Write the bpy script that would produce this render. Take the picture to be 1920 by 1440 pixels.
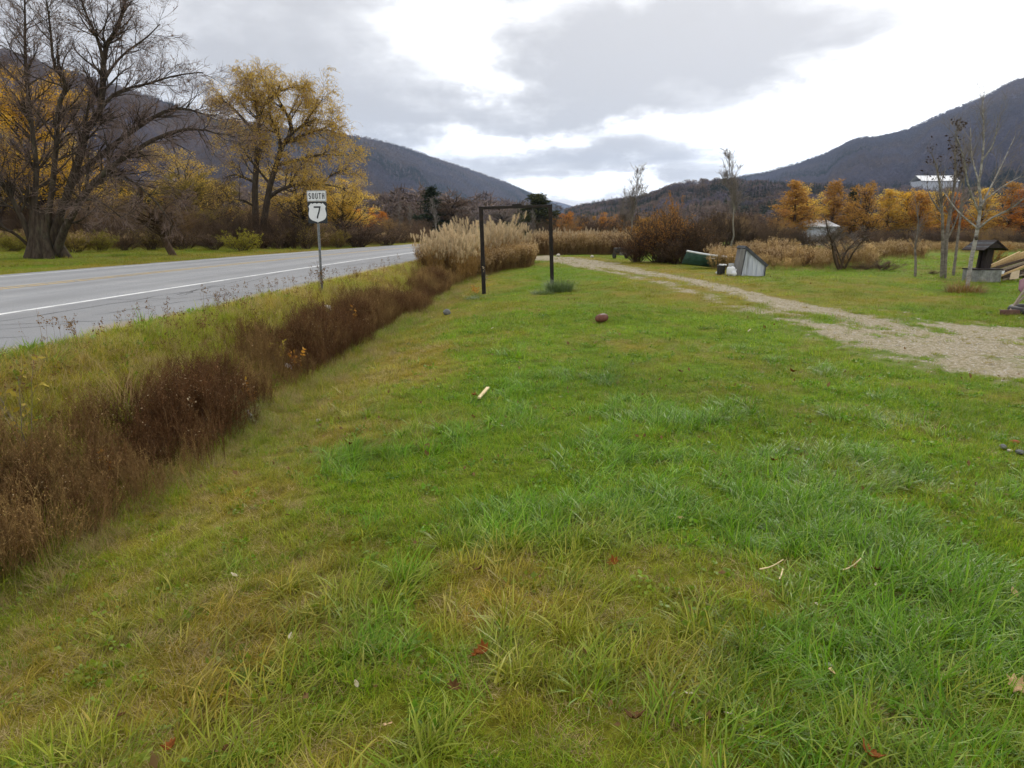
import bpy, bmesh, math, random
import numpy as np
from mathutils import Vector

for o in list(bpy.data.objects):
    bpy.data.objects.remove(o)
SC = bpy.context.scene
COL = SC.collection
F, HOR, CAMZ = 1371.0, 435.0, 1.7            # focal length and horizon row in 1920-pixel units, eye height
PITCH = math.atan((720 - HOR) / F)
CP, SP = math.cos(PITCH), math.sin(PITCH)

# ------------------------------------------------------------------ camera
cd = bpy.data.cameras.new('camera')
cd.sensor_width = 36.0
cd.lens = 36.0 * F / 1920.0
cd.clip_start, cd.clip_end = 0.05, 30000
cam = bpy.data.objects.new('camera', cd)
COL.objects.link(cam)
cam.location = (0, 0, CAMZ)
cam.rotation_euler = (math.pi / 2 - PITCH, 0, 0)
SC.camera = cam


def ray(u, v):
    x, y = (u - 960) / F, -(v - 720) / F
    return np.array([x, CP + y * SP, -SP + y * CP])


# ------------------------------------------------------------------ world: cloudy sky, thin veil of light to the right
SUN_AZ, SUN_EL = math.radians(27), math.radians(34)
SUN_DIR = np.array([math.sin(SUN_AZ) * math.cos(SUN_EL), math.cos(SUN_AZ) * math.cos(SUN_EL), math.sin(SUN_EL)])
world = bpy.data.worlds.new('World')
SC.world = world
world.use_nodes = True
wt = world.node_tree
for n in list(wt.nodes):
    wt.nodes.remove(n)


def node(nt, kind, **kw):
    n = nt.nodes.new(kind)
    for k, v in kw.items():
        if k == 'ins':
            for kk, vv in v.items():
                s = n.inputs[kk]
                if isinstance(vv, bpy.types.NodeSocket):
                    nt.links.new(vv, s)
                else:
                    s.default_value = vv
        else:
            setattr(n, k, v)
    return n


def M(nt, op, a, b=0.0, c=0.0, clamp=False):
    n = node(nt, 'ShaderNodeMath', operation=op, use_clamp=clamp, ins={0: a, 1: b, 2: c})
    return n.outputs[0]


def VM(nt, op, a, b=(0, 0, 0)):
    n = node(nt, 'ShaderNodeVectorMath', operation=op, ins={0: a, 1: b})
    return n.outputs['Value' if op in ('DOT_PRODUCT', 'LENGTH') else 'Vector']


def mixc(nt, fac, a, b, blend='MIX'):
    n = node(nt, 'ShaderNodeMix', data_type='RGBA', blend_type=blend)
    for i, v in ((0, fac), (6, a), (7, b)):
        if isinstance(v, bpy.types.NodeSocket):
            nt.links.new(v, n.inputs[i])
        else:
            n.inputs[i].default_value = v if i == 0 else (tuple(v) + (1,))[:4]
    return n.outputs[2]


def maprange(nt, v, a, b, c=0.0, d=1.0, smooth=True):
    n = node(nt, 'ShaderNodeMapRange', interpolation_type='SMOOTHSTEP' if smooth else 'LINEAR',
             ins={0: v, 1: a, 2: b, 3: c, 4: d})
    return n.outputs[0]


wdir = node(wt, 'ShaderNodeTexCoord').outputs['Generated']
sep = node(wt, 'ShaderNodeSeparateXYZ', ins={0: wdir})
den = M(wt, 'ADD', M(wt, 'MAXIMUM', sep.outputs[2], 0.0), 0.13)
proj = node(wt, 'ShaderNodeCombineXYZ', ins={0: M(wt, 'DIVIDE', sep.outputs[0], den),
                                             1: M(wt, 'DIVIDE', sep.outputs[1], den), 2: 0.0}).outputs[0]
n1 = node(wt, 'ShaderNodeTexNoise', noise_dimensions='2D', ins={'Vector': VM(wt, 'ADD', proj, (3.3, 1.7, 0)), 'Scale': 1.25, 'Detail': 5.0,
                                         'Roughness': 0.56, 'Distortion': 0.2})
n2 = node(wt, 'ShaderNodeTexNoise', ins={'Vector': VM(wt, 'MULTIPLY', wdir, (1, 1, 1.8)), 'Scale': 6.0, 'Detail': 7.0, 'Roughness': 0.62})
thick = M(wt, 'MULTIPLY_ADD', n1.outputs[0], 1.0, 0.06)
thick = M(wt, 'MULTIPLY_ADD', M(wt, 'SUBTRACT', n2.outputs[0], 0.5), 0.56, thick)
# cloud banks and gaps that the photograph shows (direction, half-sizes, weight)
wofs = VM(wt, 'MULTIPLY', VM(wt, 'SUBTRACT', n2.outputs['Color'], (0.5, 0.5, 0.5)), (0.30, 0.30, 0.16))
wd2 = VM(wt, 'ADD', wdir, wofs)
from mathutils import Matrix
for (u, v, su, sv, wgt) in ((1180, 100, 330, 75, .22), (1440, 90, 190, 75, .16), (430, 70, 330, 110, .17),
                            (700, 195, 190, 45, .15), (1080, 215, 230, 22, .18), (1130, 305, 230, 30, .18),
                            (890, 160, 110, 45, -.24), (790, 60, 100, 60, -.22), (1740, 190, 190, 90, -.34),
                            (1830, 70, 120, 90, -.2), (960, 262, 240, 20, -.20), (1230, 358, 330, 16, -.26),
                            (1480, 262, 230, 45, -.26)):
    c = ray(u, v)
    c /= np.linalg.norm(c)
    rx = np.cross(c, (0, 0, 1)); rx /= np.linalg.norm(rx)
    uy = np.cross(rx, c)
    eu = Matrix((tuple(rx), tuple(c), tuple(uy))).transposed().to_euler()
    mp = node(wt, 'ShaderNodeMapping', vector_type='TEXTURE',
              ins={0: wd2, 1: tuple(c), 2: tuple(eu), 3: (2.3 * su / F, 1.2, 2.3 * sv / F)})
    gr = node(wt, 'ShaderNodeTexGradient', gradient_type='QUADRATIC_SPHERE', ins={0: mp.outputs[0]})
    thick = M(wt, 'MULTIPLY_ADD', gr.outputs[1], wgt * 1.75, thick)
glow = M(wt, 'POWER', M(wt, 'MAXIMUM', VM(wt, 'DOT_PRODUCT', wdir, tuple(SUN_DIR)), 0.0), 6.0)
tfac = maprange(wt, thick, 0.30, 0.88)
shade = node(wt, 'ShaderNodeValToRGB', ins={0: tfac})
cr = shade.color_ramp
cr.elements[0].position, cr.elements[0].color = 0.0, (1.45, 1.45, 1.43, 1)
cr.elements[1].position, cr.elements[1].color = 1.0, (0.53, 0.522, 0.528, 1)
e = cr.elements.new(0.25); e.color = (1.02, 1.02, 1.02, 1)
e = cr.elements.new(0.55); e.color = (0.745, 0.738, 0.742, 1)
cloud = mixc(wt, 1.0, shade.outputs[0], (10.0, 10.0, 10.0), 'MULTIPLY')
cloud = mixc(wt, M(wt, 'MULTIPLY', glow, 0.35), cloud, mixc(wt, 1.0, cloud, (2.2, 2.17, 2.1), 'MULTIPLY'))
sky = node(wt, 'ShaderNodeTexSky', sky_type='NISHITA', sun_disc=False, sun_elevation=SUN_EL, sun_rotation=SUN_AZ)
cover = mixc(wt, 0.97, sky.outputs[0], cloud)
SKY_STRENGTH = 0.105
bg = node(wt, 'ShaderNodeBackground', ins={0: cover, 1: SKY_STRENGTH})
wo = node(wt, 'ShaderNodeOutputWorld', ins={0: bg.outputs[0]})

# ------------------------------------------------------------------ sun behind cloud
sd = bpy.data.lights.new('sun', 'SUN')
sd.energy, sd.angle, sd.color = 1.5, math.radians(16), (1, 0.96, 0.9)
sun = bpy.data.objects.new('sun', sd)
COL.objects.link(sun)
sun.rotation_euler = Vector(tuple(-SUN_DIR)).to_track_quat('-Z', 'Y').to_euler()

SC.view_settings.view_transform = 'Standard'
SC.view_settings.look = 'None'
SC.view_settings.exposure = 0.22
SC.view_settings.gamma = 1.0
SC.view_settings.use_curve_mapping = False
SC.render.engine = 'CYCLES'
cy = SC.cycles
cy.use_denoising = True
cy.use_adaptive_sampling = True
cy.adaptive_threshold = 0.018
cy.adaptive_min_samples = 12
cy.max_bounces, cy.diffuse_bounces, cy.glossy_bounces, cy.transmission_bounces = 5, 2, 1, 3
cy.transparent_max_bounces, cy.volume_bounces = 8, 0
cy.caustics_reflective = cy.caustics_refractive = False
cy.sample_clamp_indirect = 6.0

# ================================================================== helpers


def S(r, g, b, k=1.0):
    """sRGB 0-255 to linear"""
    f = lambda c: (c / 12.92 if c <= 0.04045 else ((c + 0.055) / 1.055) ** 2.4)
    return tuple(f(c / 255.0) * k for c in (r, g, b))


def tag(o, label=None, cat=None, group=None, kind=None):
    for k, v in (('label', label), ('category', cat), ('group', group), ('kind', kind)):
        if v:
            o[k] = v
    return o


def mesh(name, V, faces, smooth=True):
    """V (n,3); faces: list of int arrays (m,3) or (m,4)"""
    faces = [np.asarray(f, dtype=np.int32) for f in faces if len(f)]
    me = bpy.data.meshes.new(name)
    V = np.asarray(V, dtype=np.float32)
    me.vertices.add(len(V))
    me.vertices.foreach_set('co', V.ravel())
    if faces:
        loops = np.concatenate([f.ravel() for f in faces])
        sizes = np.concatenate([np.full(len(f), f.shape[1], dtype=np.int32) for f in faces])
        starts = np.concatenate([[0], np.cumsum(sizes)[:-1]]).astype(np.int32)
        me.loops.add(len(loops))
        me.loops.foreach_set('vertex_index', loops)
        me.polygons.add(len(sizes))
        me.polygons.foreach_set('loop_start', starts)
        me.polygons.foreach_set('loop_total', sizes)
        if smooth:
            me.polygons.foreach_set('use_smooth', np.ones(len(sizes), dtype=bool))
    me.update(calc_edges=True)
    return me


class MB:
    """collects pieces of ONE part"""

    def __init__(self):
        self.V, self.Fq, self.n = [], [], 0

    def add(self, V, *faces):
        V = np.asarray(V, dtype=float).reshape(-1, 3)
        self.V.append(V)
        for f in faces:
            if len(f):
                self.Fq.append(np.asarray(f) + self.n)
        self.n += len(V)
        return self

    def mesh(self, name, smooth=True):
        return mesh(name, np.concatenate(self.V) if self.V else np.zeros((0, 3)), self.Fq, smooth)


def obj(name, me, mat=None, parent=None, loc=(0, 0, 0), rot=(0, 0, 0), scale=None, link=True):
    o = bpy.data.objects.new(name, me)
    if link:
        COL.objects.link(o)
    o.location, o.rotation_euler = loc, rot
    if scale is not None:
        o.scale = scale if hasattr(scale, '__len__') else (scale,) * 3
    if parent:
        o.parent = parent
    if mat is not None and me is not None:
        if not me.materials:
            me.materials.append(mat)
        elif me.materials[0] is not mat:
            o.material_slots[0].link = 'OBJECT'
            o.material_slots[0].material = mat
    return o


def empty(name, loc=(0, 0, 0), rot=(0, 0, 0), scale=None):
    o = bpy.data.objects.new(name, None)
    o.empty_display_size = 0.2
    COL.objects.link(o)
    o.location, o.rotation_euler = loc, rot
    if scale is not None:
        o.scale = scale if hasattr(scale, '__len__') else (scale,) * 3
    return o


def bbox(sx, sy, sz, bev=0.0, c=(0, 0, 0), seg=1):
    """bevelled box mesh data"""
    bm = bmesh.new()
    bmesh.ops.create_cube(bm, size=1.0)
    bmesh.ops.scale(bm, vec=(sx, sy, sz), verts=bm.verts)
    if bev:
        bmesh.ops.bevel(bm, geom=list(bm.edges), offset=bev, segments=seg, affect='EDGES', profile=0.6)
    bmesh.ops.translate(bm, vec=c, verts=bm.verts)
    return bm


def bm_mesh(name, bm, smooth=False):
    me = bpy.data.meshes.new(name)
    bm.to_mesh(me)
    bm.free()
    if smooth:
        me.polygons.foreach_set('use_smooth', np.ones(len(me.polygons), dtype=bool))
    return me


def vnoise(x, y, seed=0):
    """smooth value noise in [0,1]"""
    x, y = np.asarray(x, float), np.asarray(y, float)
    xi, yi = np.floor(x).astype(np.int64), np.floor(y).astype(np.int64)
    xf, yf = x - xi, y - yi

    def h(a, b):
        n = (a * 374761393 + b * 668265263 + seed * 974711) & 0x7fffffff
        n = ((n ^ (n >> 13)) * 1274126177) & 0x7fffffff
        return ((n ^ (n >> 16)) & 0xffff) / 65535.0
    sx, sy = xf * xf * (3 - 2 * xf), yf * yf * (3 - 2 * yf)
    a = h(xi, yi) * (1 - sx) + h(xi + 1, yi) * sx
    b = h(xi, yi + 1) * (1 - sx) + h(xi + 1, yi + 1) * sx
    return a * (1 - sy) + b * sy


def fbm(x, y, seed=0, oct=4, gain=0.5):
    t, a, s = 0.0, 1.0, 0.0
    for i in range(oct):
        t = t + a * vnoise(x * 2 ** i, y * 2 ** i, seed + i * 17)
        s += a
        a *= gain
    return t / s


def sstep(a, b, x):
    t = np.clip((x - a) / (b - a), 0, 1)
    return t * t * (3 - 2 * t)


# ------------------------------------------------------------------ terrain functions
ROAD_Z = 0.42
W_NEAR, W_FAR = 6.15, 4.4                     # asphalt edge from the centre line


def road_c(Y):
    Y = np.asarray(Y, float)
    d = np.maximum(Y - 18, 0)
    dd = np.minimum(d, 160)
    return -11.3 + 0.035 * (Y - 18) + 0.00075 * dd * dd + np.maximum(d - 160, 0) * 0.24


DRIVE = np.array([(-9.0, 57.0), (-3, 53.5), (0.5, 51), (2.6, 47.5), (3.8, 40), (4.7, 33), (5.5, 26.5), (6.15, 20.8), (6.55, 16.6),
                  (6.9, 13), (7.2, 10), (7.5, 7), (7.8, 2), (8, -10)])


def drive_x(Y):
    return np.interp(Y, DRIVE[::-1, 1], DRIVE[::-1, 0])


def H(X, Y):
    """ground height"""
    X, Y = np.asarray(X, float), np.asarray(Y, float)
    d = X - (road_c(Y) + W_NEAR)
    deep = 1.0 - 0.55 * sstep(22, 46, Y)
    prof = np.interp(d, [-0.3, 0.15, 0.6, 1.5, 1.95, 2.5, 3.1, 4.2, 5.4, 7.0],
                     [0.40, 0.385, 0.27, -0.22, -0.50, -0.50, -0.40, -0.13, -0.03, 0.0])
    z = np.where(prof < 0, prof * deep, prof)
    off = X - road_c(Y)
    leftside = 0.40 + 0.10 * sstep(-5, -14, off) + 0.9 * sstep(-16, -45, off)
    z = np.where(off < -1.0, leftside, z)
    z = np.where((off >= -W_FAR) & (off <= W_NEAR), 0.39, z)
    z = z + (fbm(X * 0.55, Y * 0.55, 3) - 0.5) * 0.10 * np.where((off < -W_FAR - .5) | (d > .6), 1, 0)
    z = z + (fbm(X * 2.3, Y * 2.3, 8, 3) - 0.5) * 0.05 * np.where(d > .6, 1, 0)
    z = z + 0.12 * sstep(0.5, 3, X) * sstep(18, 24, Y) * (1 - sstep(40, 60, Y))
    far = np.hypot(X, Y)
    z = z + sstep(140, 420, far) * 3.0
    return z


def at(u, v, Y):
    """the point on the pixel's ray at distance Y along the valley"""
    r = ray(u, v)
    t = Y / r[1]
    return np.array([r[0] * t, Y, CAMZ + r[2] * t])


def gnd(u, v):
    """where the pixel's ray meets the ground"""
    r = ray(u, v)
    t = 0.5
    for i in range(4000):
        p = r * t
        if CAMZ + p[2] <= float(H(p[0], p[1])):
            break
        t += 0.01 * max(1.0, t * 0.25)
    return np.array([p[0], p[1], float(H(p[0], p[1]))])


def spot(u, Y):
    X = (u - 960) / F * (Y * CP)
    for i in range(3):
        z = float(H(X, Y))
        X = (u - 960) / F * (Y * CP + (CAMZ - z) * SP)
    return np.array([X, Y, float(H(X, Y))])


# ------------------------------------------------------------------ materials
MATS = {}


def newmat(name):
    m = bpy.data.materials.new(name)
    m.use_nodes = True
    nt = m.node_tree
    for n in list(nt.nodes):
        nt.nodes.remove(n)
    out = node(nt, 'ShaderNodeOutputMaterial')
    return m, nt, out


def surf(name, c1, c2, scale=4.0, rough=0.8, bump=0.2, spec=0.3, detail=6.0, metal=0.0, bscale=None, stretch=(1, 1, 1),
         stain=None, stain_amt=0.5):
    """procedural solid surface: two colours by noise, a stain colour, bump"""
    if name in MATS:
        return MATS[name]
    m, nt, out = newmat(name)
    co = node(nt, 'ShaderNodeTexCoord').outputs['Object']
    co = node(nt, 'ShaderNodeMapping', ins={0: co, 3: stretch}).outputs[0]
    n = node(nt, 'ShaderNodeTexNoise', ins={'Vector': co, 'Scale': scale, 'Detail': detail, 'Roughness': 0.6})
    col = mixc(nt, maprange(nt, n.outputs[0], 0.32, 0.68), c1, c2)
    if stain:
        n3 = node(nt, 'ShaderNodeTexNoise', ins={'Vector': co, 'Scale': scale * 0.37, 'Detail': 8.0, 'Roughness': 0.7})
        col = mixc(nt, M(nt, 'MULTIPLY', maprange(nt, n3.outputs[0], 0.5, 0.66), stain_amt), col, stain)
    n2 = node(nt, 'ShaderNodeTexNoise', ins={'Vector': co, 'Scale': bscale or scale * 4, 'Detail': 6.0})
    bp = node(nt, 'ShaderNodeBump', ins={'Strength': bump, 'Distance': 0.02, 'Height': n2.outputs[0]})
    b = node(nt, 'ShaderNodeBsdfPrincipled', ins={'Base Color': col, 'Roughness': rough, 'Metallic': metal,
                                                  'Specular IOR Level': spec, 'Normal': bp.outputs[0]})
    nt.links.new(b.outputs[0], out.inputs[0])
    MATS[name] = m
    return m


def leafmat(name, cols, trans=0.3, rough=0.6, spec=0.25, hue=None, hue_cols=None, objvar=0.15):
    """foliage: a colour per leaf, light through the leaf; with hue an instance attribute shifts the palette"""
    if name in MATS:
        return MATS[name]
    m, nt, out = newmat(name)
    rnd = node(nt, 'ShaderNodeNewGeometry').outputs['Random Per Island']

    def ramp(cs):
        r = node(nt, 'ShaderNodeValToRGB', ins={0: rnd})
        el = r.color_ramp.elements
        while len(el) < len(cs):
            el.new(0.5)
        for i, c in enumerate(cs):
            el[i].position = i / max(1, len(cs) - 1)
            el[i].color = tuple(c) + (1,)
        return r.outputs[0]
    col = ramp(cols)
    if hue:
        at_ = node(nt, 'ShaderNodeAttribute', attribute_type='INSTANCER', attribute_name=hue)
        col = mixc(nt, at_.outputs['Fac'], col, ramp(hue_cols))
        at2 = node(nt, 'ShaderNodeAttribute', attribute_type='INSTANCER', attribute_name='val')
        col = mixc(nt, 1.0, col, node(nt, 'ShaderNodeCombineXYZ', ins={0: at2.outputs['Fac'], 1: at2.outputs['Fac'],
                                                                     2: at2.outputs['Fac']}).outputs[0], 'MULTIPLY')
    else:
        oi = node(nt, 'ShaderNodeObjectInfo').outputs['Random']
        k = M(nt, 'MULTIPLY_ADD', oi, objvar * 2, 1 - objvar)
        col = mixc(nt, 1.0, col, node(nt, 'ShaderNodeCombineXYZ', ins={0: k, 1: k, 2: k}).outputs[0], 'MULTIPLY')
    b = node(nt, 'ShaderNodeBsdfPrincipled', ins={'Base Color': col, 'Roughness': rough, 'Specular IOR Level': spec})
    if trans > 0:
        t = node(nt, 'ShaderNodeBsdfTranslucent', ins={0: col})
        mx = node(nt, 'ShaderNodeMixShader', ins={0: trans, 1: b.outputs[0], 2: t.outputs[0]})
        nt.links.new(mx.outputs[0], out.inputs[0])
    else:
        nt.links.new(b.outputs[0], out.inputs[0])
    MATS[name] = m
    return m


# ------------------------------------------------------------------ scatter (for stuff only): geometry-node instances of small meshes


def scatter(name, pts, rot, scl, idx, hue, val, protos, label, cat):
    pts = np.asarray(pts, dtype=np.float32)
    me = mesh(name, pts, [])
    n = len(pts)

    def attr(nm, typ, key, data):
        a = me.attributes.new(nm, typ, 'POINT')
        a.data.foreach_set(key, np.asarray(data).ravel())
    attr('rot', 'FLOAT_VECTOR', 'vector', np.asarray(rot, dtype=np.float32))
    attr('scl', 'FLOAT_VECTOR', 'vector', np.asarray(scl, dtype=np.float32))
    attr('idx', 'INT', 'value', np.asarray(idx, dtype=np.int32))
    attr('hue', 'FLOAT', 'value', np.asarray(hue, dtype=np.float32))
    attr('val', 'FLOAT', 'value', np.asarray(val, dtype=np.float32))
    pc = bpy.data.collections.new(name + '_pieces')
    for i, (pme, pmat) in enumerate(protos):
        o = bpy.data.objects.new('%s_piece_%03d' % (name, i), pme)
        if pmat and not pme.materials:
            pme.materials.append(pmat)
        pc.objects.link(o)
    o = obj(name, me)
    g = bpy.data.node_groups.new(name + '_nodes', 'GeometryNodeTree')
    g.interface.new_socket('Geometry', in_out='INPUT', socket_type='NodeSocketGeometry')
    g.interface.new_socket('Geometry', in_out='OUTPUT', socket_type='NodeSocketGeometry')
    gi, go = g.nodes.new('NodeGroupInput'), g.nodes.new('NodeGroupOutput')
    ci = g.nodes.new('GeometryNodeCollectionInfo')
    ci.inputs['Collection'].default_value = pc
    ci.inputs['Separate Children'].default_value = True
    ci.inputs['Reset Children'].default_value = True
    io = g.nodes.new('GeometryNodeInstanceOnPoints')
    io.inputs['Pick Instance'].default_value = True

    def na(nm, typ):
        a = g.nodes.new('GeometryNodeInputNamedAttribute')
        a.data_type = typ
        a.inputs['Name'].default_value = nm
        return a.outputs['Attribute']
    e2r = g.nodes.new('FunctionNodeEulerToRotation')
    g.links.new(na('rot', 'FLOAT_VECTOR'), e2r.inputs[0])
    g.links.new(gi.outputs[0], io.inputs['Points'])
    g.links.new(ci.outputs[0], io.inputs['Instance'])
    g.links.new(na('idx', 'INT'), io.inputs['Instance Index'])
    g.links.new(e2r.outputs[0], io.inputs['Rotation'])
    g.links.new(na('scl', 'FLOAT_VECTOR'), io.inputs['Scale'])
    g.links.new(io.outputs[0], go.inputs[0])
    md = o.modifiers.new('scatter', 'NODES')
    md.node_group = g
    return tag(o, label, cat, kind='stuff')


# ------------------------------------------------------------------ plants: vectorised tubes, branches, leaves, blades
def nrm(a):
    return a / np.maximum(np.linalg.norm(a, axis=-1, keepdims=True), 1e-9)


def tubes(P, R, n, rng):
    N, k = P.shape[:2]
    T = nrm(np.gradient(P, axis=1))
    ref = nrm(rng.normal(size=(N, 1, 3)))
    U = nrm(np.cross(T, np.broadcast_to(ref, T.shape)))
    W = np.cross(T, U)
    a = np.arange(n) * 2 * math.pi / n
    V = P[:, :, None] + R[:, :, None, None] * (np.cos(a)[:, None] * U[:, :, None] + np.sin(a)[:, None] * W[:, :, None])
    b = (np.arange(N)[:, None, None] * k + np.arange(k - 1)[None, :, None]) * n
    i = np.arange(n)[None, None, :]
    j = (i + 1) % n
    Q = np.stack(np.broadcast_arrays(b + i, b + j, b + n + j, b + n + i), -1).reshape(-1, 4)
    return V.reshape(-1, 3), Q


def resample(pts, k):
    pts = np.asarray(pts, float)
    t = np.linspace(0, len(pts) - 1, k)
    # catmull-rom
    i = np.clip(np.floor(t).astype(int), 0, len(pts) - 2)
    f = (t - i)[:, None]
    p0, p1 = pts[np.maximum(i - 1, 0)], pts[i]
    p2, p3 = pts[i + 1], pts[np.minimum(i + 2, len(pts) - 1)]
    return 0.5 * (2 * p1 + (p2 - p0) * f + (2 * p0 - 5 * p1 + 4 * p2 - p3) * f * f + (3 * p1 - p0 - 3 * p2 + p3) * f ** 3)


def branch(P, R, rng, m, t0, t1, ang, ln, k, wob, trop, rr, tip, taper=0.5, rel=True, updir=(0, 0, 1), tw=None, rmax=None):
    """m children on the polylines P: length ln (times the parent's when rel), angle ang from the parent"""
    N, kp = P.shape[:2]
    L = np.linalg.norm(np.diff(P, axis=1), axis=-1).sum(1)
    w = L / L.sum()
    pi = rng.choice(N, size=m, p=w)
    t = t0 + (t1 - t0) * (rng.random(m) if tw is None else rng.random(m) ** tw)
    f = t * (kp - 1)
    i = np.minimum(f.astype(int), kp - 2)
    a = (f - i)[:, None]
    p = P[pi, i] * (1 - a) + P[pi, i + 1] * a
    r = R[pi, i] * (1 - a[:, 0]) + R[pi, i + 1] * a[:, 0]
    T = nrm(P[pi, i + 1] - P[pi, i])
    q = nrm(np.cross(T, rng.normal(size=(m, 3))))
    an = ang * (0.7 + 0.6 * rng.random(m))[:, None]
    D = np.cos(an) * T + np.sin(an) * q
    le = ln * (0.55 + 0.6 * rng.random(m)) * (1 - taper * t) * (L[pi] if rel else 1.0)
    out = [p]
    up = np.array(updir, float)
    for s in range(k):
        D = nrm(D + wob * rng.normal(size=(m, 3)) + trop * up)
        out.append(out[-1] + D * (le / k)[:, None])
    CPt = np.stack(out, 1)
    r0 = r * rr
    if rmax:
        r0 = np.minimum(r0, rmax)
    CR = r0[:, None] * np.linspace(1, tip, k + 1)[None]
    return CPt, CR


def leaves(P, rng, m, size, asp=0.5, t0=0.0, flat=0.0, hang=0.0, jit=0.0):
    """m rhombic leaves along polylines"""
    N, kp = P.shape[:2]
    pi = rng.integers(0, N, m)
    t = t0 + (1 - t0) * rng.random(m)
    f = t * (kp - 1)
    i = np.minimum(f.astype(int), kp - 2)
    a = (f - i)[:, None]
    p = P[pi, i] * (1 - a) + P[pi, i + 1] * a + jit * rng.normal(size=(m, 3))
    D = nrm(rng.normal(size=(m, 3)) + np.array([0, 0, -hang]))
    s = size * (0.6 + 0.8 * rng.random(m))[:, None]
    nn = rng.normal(size=(m, 3)) + np.array([0, 0, flat])
    B = nrm(np.cross(D, nn))
    up = np.cross(B, D)
    V = np.stack([p, p + D * s * .45 + B * s * asp * .5 + up * s * .08, p + D * s,
                  p + D * s * .45 - B * s * asp * .5 + up * s * .08], 1)
    return V.reshape(-1, 3), np.arange(m * 4).reshape(-1, 4)


def blades(rng, root, head, length, width, lean, curl, seg=3, droop=0.0):
    """grass blades: tapered strips. all arrays over m"""
    m = len(root)
    hd = np.stack([np.cos(head), np.sin(head), np.zeros(m)], 1)
    side = np.stack([-np.sin(head), np.cos(head), np.zeros(m)], 1)
    pts, p = [root], root.copy()
    ang = lean.copy()
    for s in range(seg):
        st = (length / seg)[:, None]
        p = p + st * (np.sin(ang)[:, None] * hd + np.cos(ang)[:, None] * np.array([0, 0, 1.0]))
        pts.append(p)
        ang = ang + curl
    V, Q, T = [], [], []
    wid = np.linspace(1, 0.45, seg)
    for s in range(seg):
        w = (width * wid[s] * 0.5)[:, None]
        V += [pts[s] - side * w, pts[s] + side * w]
    V.append(pts[seg])
    V = np.stack(V, 1)
    n = seg * 2 + 1
    b = np.arange(m)[:, None] * n
    for s in range(seg - 1):
        Q.append(b + np.array([2 * s, 2 * s + 1, 2 * s + 3, 2 * s + 2]))
    T = b + np.array([2 * seg - 2, 2 * seg - 1, 2 * seg])
    return V.reshape(-1, 3), np.concatenate(Q), T


def disc(rng, m, r):
    a = rng.random(m) * 2 * math.pi
    q = r * np.sqrt(rng.random(m))
    return np.stack([q * np.cos(a), q * np.sin(a), np.zeros(m)], 1)

# ================================================================== GROUND
def grade(lo, hi, fine_lo, fine_hi, step, grow=1.06):
    mid = list(np.arange(fine_lo, fine_hi + 1e-6, step))
    s, a = step, fine_hi
    up = []
    while a < hi:
        s *= grow
        a += s
        up.append(a)
    s, a = step, fine_lo
    dn = []
    while a > lo:
        s *= grow
        a -= s
        dn.append(a)
    return np.array(dn[::-1] + mid + up)


def driveness(X, Y):
    """bare gravel 0..1 on the track: two wheel lines, the broad patch in front, ragged edges"""
    X, Y = np.asarray(X, float), np.asarray(Y, float)
    nz = (fbm(X * 1.1, Y * 0.55, 21, 4) - 0.5)
    nz2 = (fbm(X * 4.1, Y * 2.3, 25, 3) - 0.5)
    c = X - drive_x(Y)
    farw = sstep(26, 44, Y)
    tr = (1.2 + .5 * sstep(21, 17, Y)) * np.exp(-((c - 0.15) / (0.46 + 0.9 * farw)) ** 2) + (0.58 + .4 * farw) * np.exp(-((c + 1.15) / 0.36) ** 2)
    near = .84 * sstep(19.0, 12.5, Y) * sstep(-2.7, -0.9, c) * sstep(3.6, .6, c) * (1 - 0.55 * np.exp(-((c - 1.0) / 0.45) ** 2) * sstep(12.2, 10.6, Y))
    near *= sstep(4.0, 8.0, Y)
    g = np.maximum(tr * (1 - 0.2 * near), near)
    # gravel apron where the track meets the road
    apron = sstep(46, 50, Y) * sstep(58, 54, Y) * sstep(-12, -8, X) * sstep(5, 2, X)
    g = np.maximum(g, apron)
    cut = X - (road_c(Y) + W_NEAR)
    g = np.where((Y > 62) | (Y < 3) | (cut < -0.1), 0, g)
    nz3 = (fbm(X * 9.0, Y * 6.0, 29, 3) - 0.5)
    return np.clip(sstep(0.30, 0.80, g + nz * (1.0 + .5 * near) + nz2 * 0.9 + nz3 * .8 * sstep(22, 12, Y)), 0, 1) * sstep(.02, .2, g)


def strawness(X, Y):
    """0 lush green .. 1 straw"""
    X, Y = np.asarray(X, float), np.asarray(Y, float)
    d = X - (road_c(Y) + W_NEAR)
    big = fbm(X * 0.45, Y * 0.36, 41, 3)
    mid = fbm(X * 1.7, Y * 1.5, 44, 3)
    s = 0.20 + (big - 0.5) * 1.05 + (mid - 0.5) * 1.1
    s = s + 0.55 * sstep(6.2, 3.2, d) * sstep(0.2, 1.0, d)                   # ditch bank
    s = s + 0.20 * sstep(2.0, 0.0, d)                                       # verge
    s = s + 0.45 * np.exp(-((X - drive_x(Y)) / 2.6) ** 2) * sstep(14, 20, Y)  # along the track
    s = s + 0.30 * np.exp(-((X - drive_x(Y) - 3.0) / 3) ** 2) * sstep(10, 16, Y)
    s = s - 0.12 * sstep(14, 24, Y) * sstep(4.5, 2.5, X) * sstep(-2, 0, X)   # fresh lawn round the frame
    off = X - road_c(Y)
    s = np.where(off < -W_FAR, 0.45 + (big - .5) * 1.1 + .35 * sstep(-7.5, -4.6, off), s)
    return np.clip(s, 0, 1)


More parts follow.
